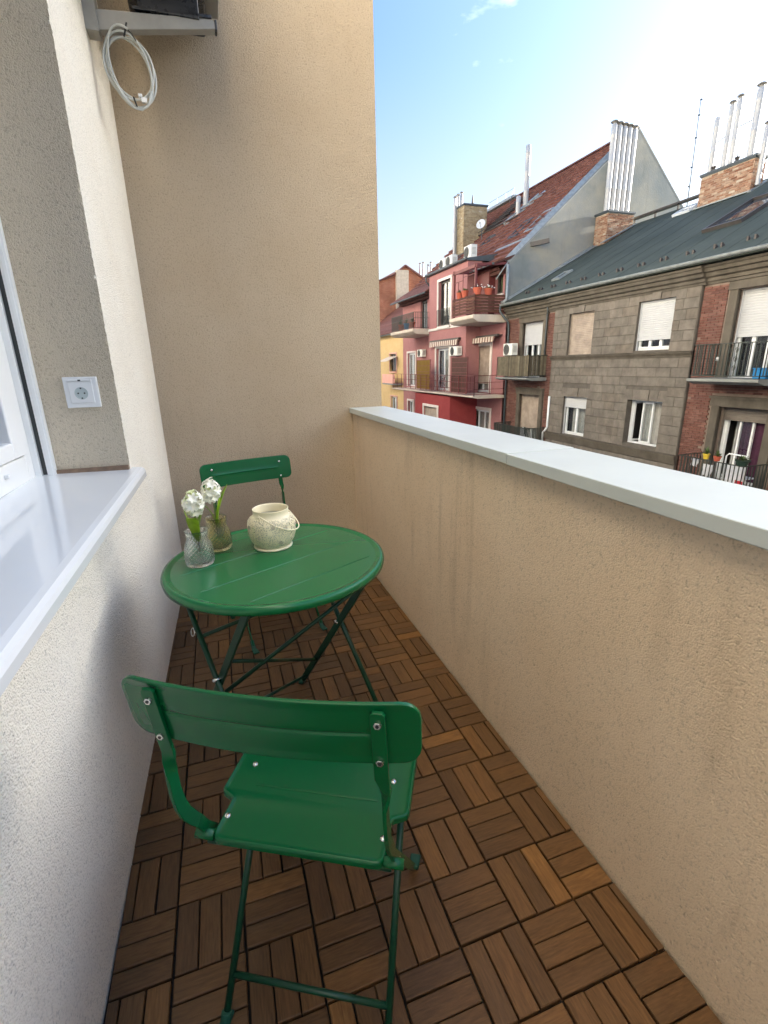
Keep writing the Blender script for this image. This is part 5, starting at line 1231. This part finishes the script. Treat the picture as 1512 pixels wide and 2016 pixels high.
railing(lb_, [(GX, 31.0), (12.46, 31.0), (12.46, 35.35)], 3.6, 4.56, .12, M['iron'], .012, .03, (4.2,))
for (ya, yb, m_, z0, z1, nm) in ((28.45, 30.65, 'yscreen', -.30, 1.50, "yellow fabric privacy screen on the long balcony of the pink house"), (23.5, 25.4, 'bscreen', -.32, 1.56, "brown panel privacy screen on the long balcony of the pink house")):
    t = thing("privacy_screen", nm, "screen", (12.5, ya, z0), 0, "privacy screens on the long balcony")
    k = 5 if m_ == 'yscreen' else 7; h = (z1 - z0) / k
    for i in range(k): sub(MB().box(12.52, 12.55, ya, yb, z0 + i * h + .012, z0 + (i + 1) * h - .012), "panel", M[m_], t)
    b = MB()
    for y in (ya, yb): b.box(12.515, 12.555, y - .03, y + .03, z0, z1 + .02)
    for i in range(k + 1): b.box(12.525, 12.545, ya, yb, z0 + i * h - .02, z0 + i * h + .02)
    sub(b, "screen_frame", M['rust'], t)
ac_unit(13.02, 25.75, 1.66, 1.0, .34, .55, "white air conditioner on the pink bay beside the striped awning")
ac_unit(13.95, 33.1, 1.74, .95, .32, .54, "white air conditioner left of the pink bay, beside the yellow screen")
ac_unit(13.95, 26.15, 6.90, .85, .40, .72, "white air conditioner on the bay roof, nearest the gable")
ac_unit(14.05, 28.75, 6.95, .85, .40, .66, "white air conditioner on the bay roof, middle of the three")
ac_unit(14.05, 29.75, 6.95, .85, .40, .66, "white air conditioner on the bay roof, farthest along")

# ------------------------------------------------------------------ yellow house and brick gable beyond
yh = thing("yellow_house", "pale yellow house with red roof beyond the pink one", "house", (20, 44, -9.2))
yo = [(39.45, 41.1, .70, 2.16), (39.4, 40.95, -3.2, -1.42)]
b = MB(); facade(b, GX, PE + .01, 52, -9.2, 3.75, yo, .18); sub(b, "wall", M['yellow'], yh)
sub(MB().box(GX + .8, 26, PE + .02, 52, -9.2, 3.7), "rear_wall", M['yellow'], yh)
window(yh, GX, *yo[0], depth=.14, casements=2, fmat=M['dframe']); surround(yh, GX, *yo[0], w=.12, mat=paint("pink_trim", S(206, 164, 150), .8, .08, 4))
window(yh, GX, *yo[1], depth=.14, casements=2); surround(yh, GX, *yo[1], w=.12, mat=bpy.data.materials["pink_trim"])
b = MB(); b.prism([(13.9, PE + .02, 3.72), (13.9, PE + .02, 3.84), (20, PE + .02, 8.3), (26, PE + .02, 3.84)], (0, 12, 0)); yr = sub(b, "roof", M['tile_under'], yh)
b = MB()
for i in range(24):
    x = 13.85 + i * .255; b.bar((x, PE + .05, 3.86 + (x - 13.85) * .735), (x, 50, 3.86 + (x - 13.85) * .735), .3, .05, (-.6, 0, .8))
sub(b, "roof_course", M['tile'], yr, kind='stuff')
sub(MB().bar((13.85, PE, 3.72), (13.85, 50, 3.72), .12, .12), "gutter", M['lead'], yh)
yb_ = sub(MB().box(13.5, GX, 37.95, 41.0, -.36, -.24), "balcony", M['gslab'], yh); sub(MB().box(13.5, 13.58, 37.95, 41.0, -.238, .50), "balcony_front", paint("salmon_balcony", S(224, 170, 156), .8, .06, 3), yb_)
b = MB(); b.prism([(14.2, 39.0, 1.95), (13.2, 39.0, 1.55), (13.2, 39.0, 1.52), (14.2, 39.0, 1.92)], (0, 2.2, 0)); sub(b, "window_awning", M['awn'], yh)
kg = thing("brick_gable_house", "tall red brick gable with plastered chimney far down the street", "house", (18, 48, -9.2))
b = MB(); b.prism([(14.6, 48.5, -9.2), (26, 48.5, -9.2), (26, 48.5, 6.0), (20.4, 48.5, 9.6), (18.62, 48.5, 10.6), (17.4, 48.5, 9.7), (15.6, 48.5, 9.05), (14.6, 48.5, 8.3)], (0, 9, 0)); sub(b, "gable_wall", farbrick, kg)
b = MB(); b.bar((14.5, 48.45, 8.32), (15.6, 48.45, 9.1), .3, .14); b.bar((15.6, 48.45, 9.1), (17.4, 48.45, 9.76), .3, .14); b.bar((17.4, 48.45, 9.76), (18.62, 48.45, 10.66), .3, .14); b.bar((18.62, 48.45, 10.66), (20.4, 48.45, 9.66), .3, .14); b.bar((20.4, 48.45, 9.66), (26, 48.45, 6.06), .3, .14); sub(b, "gable_coping", M['tile'], kg)
sub(MB().box(17.6, 18.9, 48.2, 48.5, 5.2, 10.2), "chimney", M['lime'], kg)
for x, zt in ((20.4, 10.9), (20.75, 11.0), (21.3, 10.8), (21.6, 11.05)): flue(kg, x, 48.9, 8.5, zt, .1, True)
b = MB(); b.prism([(13.4, 50, 5.5), (13.4, 50, 5.6), (17.5, 50, 8.2), (17.5, 50, 7.8)], (0, 8, 0)); sub(b, "side_roof", M['tile'], kg)
# far end of the street
eh = thing("street_end_house", "plain pale house closing the far end of the street", "house", (7, 110, -9.2))
eo = [(x, x + 1.2, z, z + 1.7) for z in (-7.5, -4.2, -.9) for x in (-1, 2, 5, 8, 11, 14)]
b = MB().box(-6, 22, 110, 122, -9.2, 2.8); sub(b, "wall", M['wtrim'], eh)
for o in eo:
    w_ = sub(MB().box(o[0], o[1], 109.9, 110.05, o[2], o[3]), "window", M['wframe'], eh); sub(MB().box(o[0] + .12, o[1] - .12, 109.86, 109.899, o[2] + .12, o[3] - .12), "pane", M['dark'], w_)
b = MB(); b.prism([(-6.4, 109.6, 2.8), (22.4, 109.6, 2.8), (22.4, 116, 7), (-6.4, 116, 7)], (0, 0, .25)); sub(b, "roof", M['tile_under'], eh)
# antenna mast behind the ridge
an = thing("antenna_mast", "thin tall antenna mast rising behind the grey roof ridge", "antenna", (22.4, 19.9, 7.5))
b = MB(); b.tube([(22.45, 20.0, 7.3), (22.42, 20.0, 10), (22.36, 20.0, 12.75)], [.03, .022, .016], 6); sub(b, "mast", M['lead'], an)
b = MB()
for z in (9.2, 10.0, 11.2, 12.1, 12.7): b.tube([(22.40, 19.97, z), (22.40, 20.06, z + .03)], .035, 6)
sub(b, "clamp", M['lead'], an)

# ------------------------------------------------------------------ things on the balconies opposite
def pot(x, y, z, r, h, mat, label, plantmat, blossom=False, seed=1, group="flower pots on the balconies opposite", ph_=.25):
    t = thing("flower_pot", label, "flower pot", (x, y, z), 0, group)
    sub(MB().lathe([(.001, 0), (r * .72, 0), (r * .95, h * .8), (r * 1.08, h * .8), (r * 1.1, h), (r * .95, h), (r * .9, h * .85), (.001, h * .85)], 14, (x, y, z)), "pot", mat, t, smooth=False)
    rr = random.Random(seed); b = MB(); c = MB()
    for k in range(34):
        a, e = rr.uniform(0, 6.28), rr.uniform(.2, 1.5); L_ = rr.uniform(.5, 1) * ph_; p = Vector((x, y, z + h * .85)); q = p + Vector((math.cos(a) * math.cos(e) * r * 1.5, math.sin(a) * math.cos(e) * r * 1.5, L_ * math.sin(e)))
        s_ = Vector((-math.sin(a), math.cos(a), 0)) * .022; b.quad(p, p.lerp(q, .6) + s_, q, p.lerp(q, .6) - s_)
        if blossom and k % 3 == 0: c.lathe([(.001, -.03), (.04, 0), (.001, .03)], 6, tuple(q))
    sub(b, "leaves", plantmat, t)
    if blossom: sub(c, "blossoms", M['blossom'], t)
zp = 4.55
pot(12.5, 24.55, zp, .17, .30, M['terra'], "terracotta pot at the far end of the upper rail, with sparse plant", M['plant'], False, 2)
pot(12.5, 23.95, zp, .18, .32, M['terra'], "terracotta pot second from the far end of the upper rail", M['plant'], False, 3)
pot(12.62, 22.85, zp, .22, .32, M['terra'], "terracotta pot with white blossom at the pergola post", M['plant'], True, 4)
pot(13.25, 22.85, zp, .22, .30, M['terra'], "terracotta pot with white blossom nearest the gable wall", M['plant'], True, 5)
pot(13.4, 9.85, -1.68, .09, .16, M['ypot'], "yellow pot with green plant on lower right balcony rail", M['plant'], False, 6, ph_=.3)
pot(13.4, 9.5, -1.68, .10, .14, M['terra'], "small clay pot beside the yellow one on the lower right rail", M['plant'], False, 7, ph_=.25)
pot(13.4, 8.75, -1.68, .17, .15, paint("dark_green_bowl", S(38, 60, 52), .5, .1, 10), "dark bowl planter at the corner of the lower right rail", M['plant'], False, 8, ph_=.22)
for q in range(3): pot(12.75, 32.0 + q * 1.1, 3.62, .2, .4, M['terra'] if q != 1 else M['blue'], ["clay pot on left pink balcony, nearest the bay", "blue pot on left pink balcony, between two clay ones", "clay pot on left pink balcony, farthest along"][q], M['plant'], False, 20 + q, ph_=.6)
# folding clothes rack / white chair, laundry, blue box
wc = thing("garden_chair", "white framed garden chair standing behind the lower right balcony rail", "chair", (13.85, 9.15, -2.6))
b = MB(); b.tube([(13.75, 8.85, -2.6), (13.75, 8.85, -1.55), (13.75, 8.92, -1.48), (13.75, 9.42, -1.48), (13.75, 9.49, -1.55), (13.75, 9.49, -2.6)], .022, 8); b.tube([(14.2, 8.85, -2.6), (13.75, 8.85, -2.15)], .02, 6); b.tube([(14.2, 9.49, -2.6), (13.75, 9.49, -2.15)], .02, 6); sub(b, "frame", M['wframe'], wc, smooth=True)
sub(MB().box(13.755, 13.775, 8.9, 9.44, -2.3, -1.78), "backrest", M['dirtyw'], wc); sub(MB().box(13.78, 14.2, 8.88, 9.46, -2.18, -2.14), "seat", M['dirtyw'], wc)
def cloth(name, label, cat, X, y0, y1, z0, z1, mat, seed):
    r = random.Random(seed); b = MB(); n = 10; m_ = 8; off = r.uniform(0, 6)
    for i in range(n + 1):
        for j in range(m_ + 1):
            y = y0 + (y1 - y0) * i / n; z = z1 - (z1 - z0) * j / m_ * (.9 + .1 * math.sin(i * 1.3 + off)); b.v.append((X + .03 * math.sin(i * 1.1 + off + j * .3), y + .03 * j / m_ * math.sin(off + j), z))
    for i in range(n):
        for j in range(m_): b.f.append((i * (m_ + 1) + j, (i + 1) * (m_ + 1) + j, (i + 1) * (m_ + 1) + j + 1, i * (m_ + 1) + j + 1))
    o = b.build(name, mat, None, smooth=True); md = o.modifiers.new("thick", 'SOLIDIFY'); md.thickness = .012; return tag(o, label, cat)
cloth("towel", "white cloth hung on the lower right balcony rail", "cloth", 13.42, 10.1, 10.32, -1.98, -1.72, M['dirtyw'], 3)
cloth("towel", "pale blue white cloth lying behind the lower right rail", "cloth", 13.5, 9.68, 9.98, -2.25, -1.85, M['dirtyw'], 4)
cloth("towel", "red cloth on the lower right balcony floor", "cloth", 13.5, 8.7, 8.95, -2.55, -2.15, M['redc'], 5)
cloth("towel", "white cloth on the slatted lower left balcony", "cloth", 13.45, 19.25, 19.6, -2.35, -1.82, M['dirtyw'], 6)
bb = thing("plastic_box", "blue plastic box on the upper right iron balcony", "box", (13.75, 8.95, .66)); sub(MB().box(13.6, 13.95, 8.75, 9.1, .665, .92), "tub", M['blue'], bb, bevel=.02); sub(MB().box(13.58, 13.97, 8.73, 9.12, .92, .95), "lid", M['blue'], bb, bevel=.01)
lo = thing("wall_lamp", "small white lamp on the right brick bay behind the iron railing", "lamp", (14.3, 10.75, 1.2)); sub(MB().lathe([(.001, 0), (.05, .02), (.06, .08), (.03, .12), (.001, .13)], 12, (14.28, 10.72, 1.14)), "lamp_shade", M['acw'], lo, smooth=True); sub(MB().box(14.30, 14.38, 10.70, 10.74, 1.2, 1.24), "arm", M['iron'], lo)
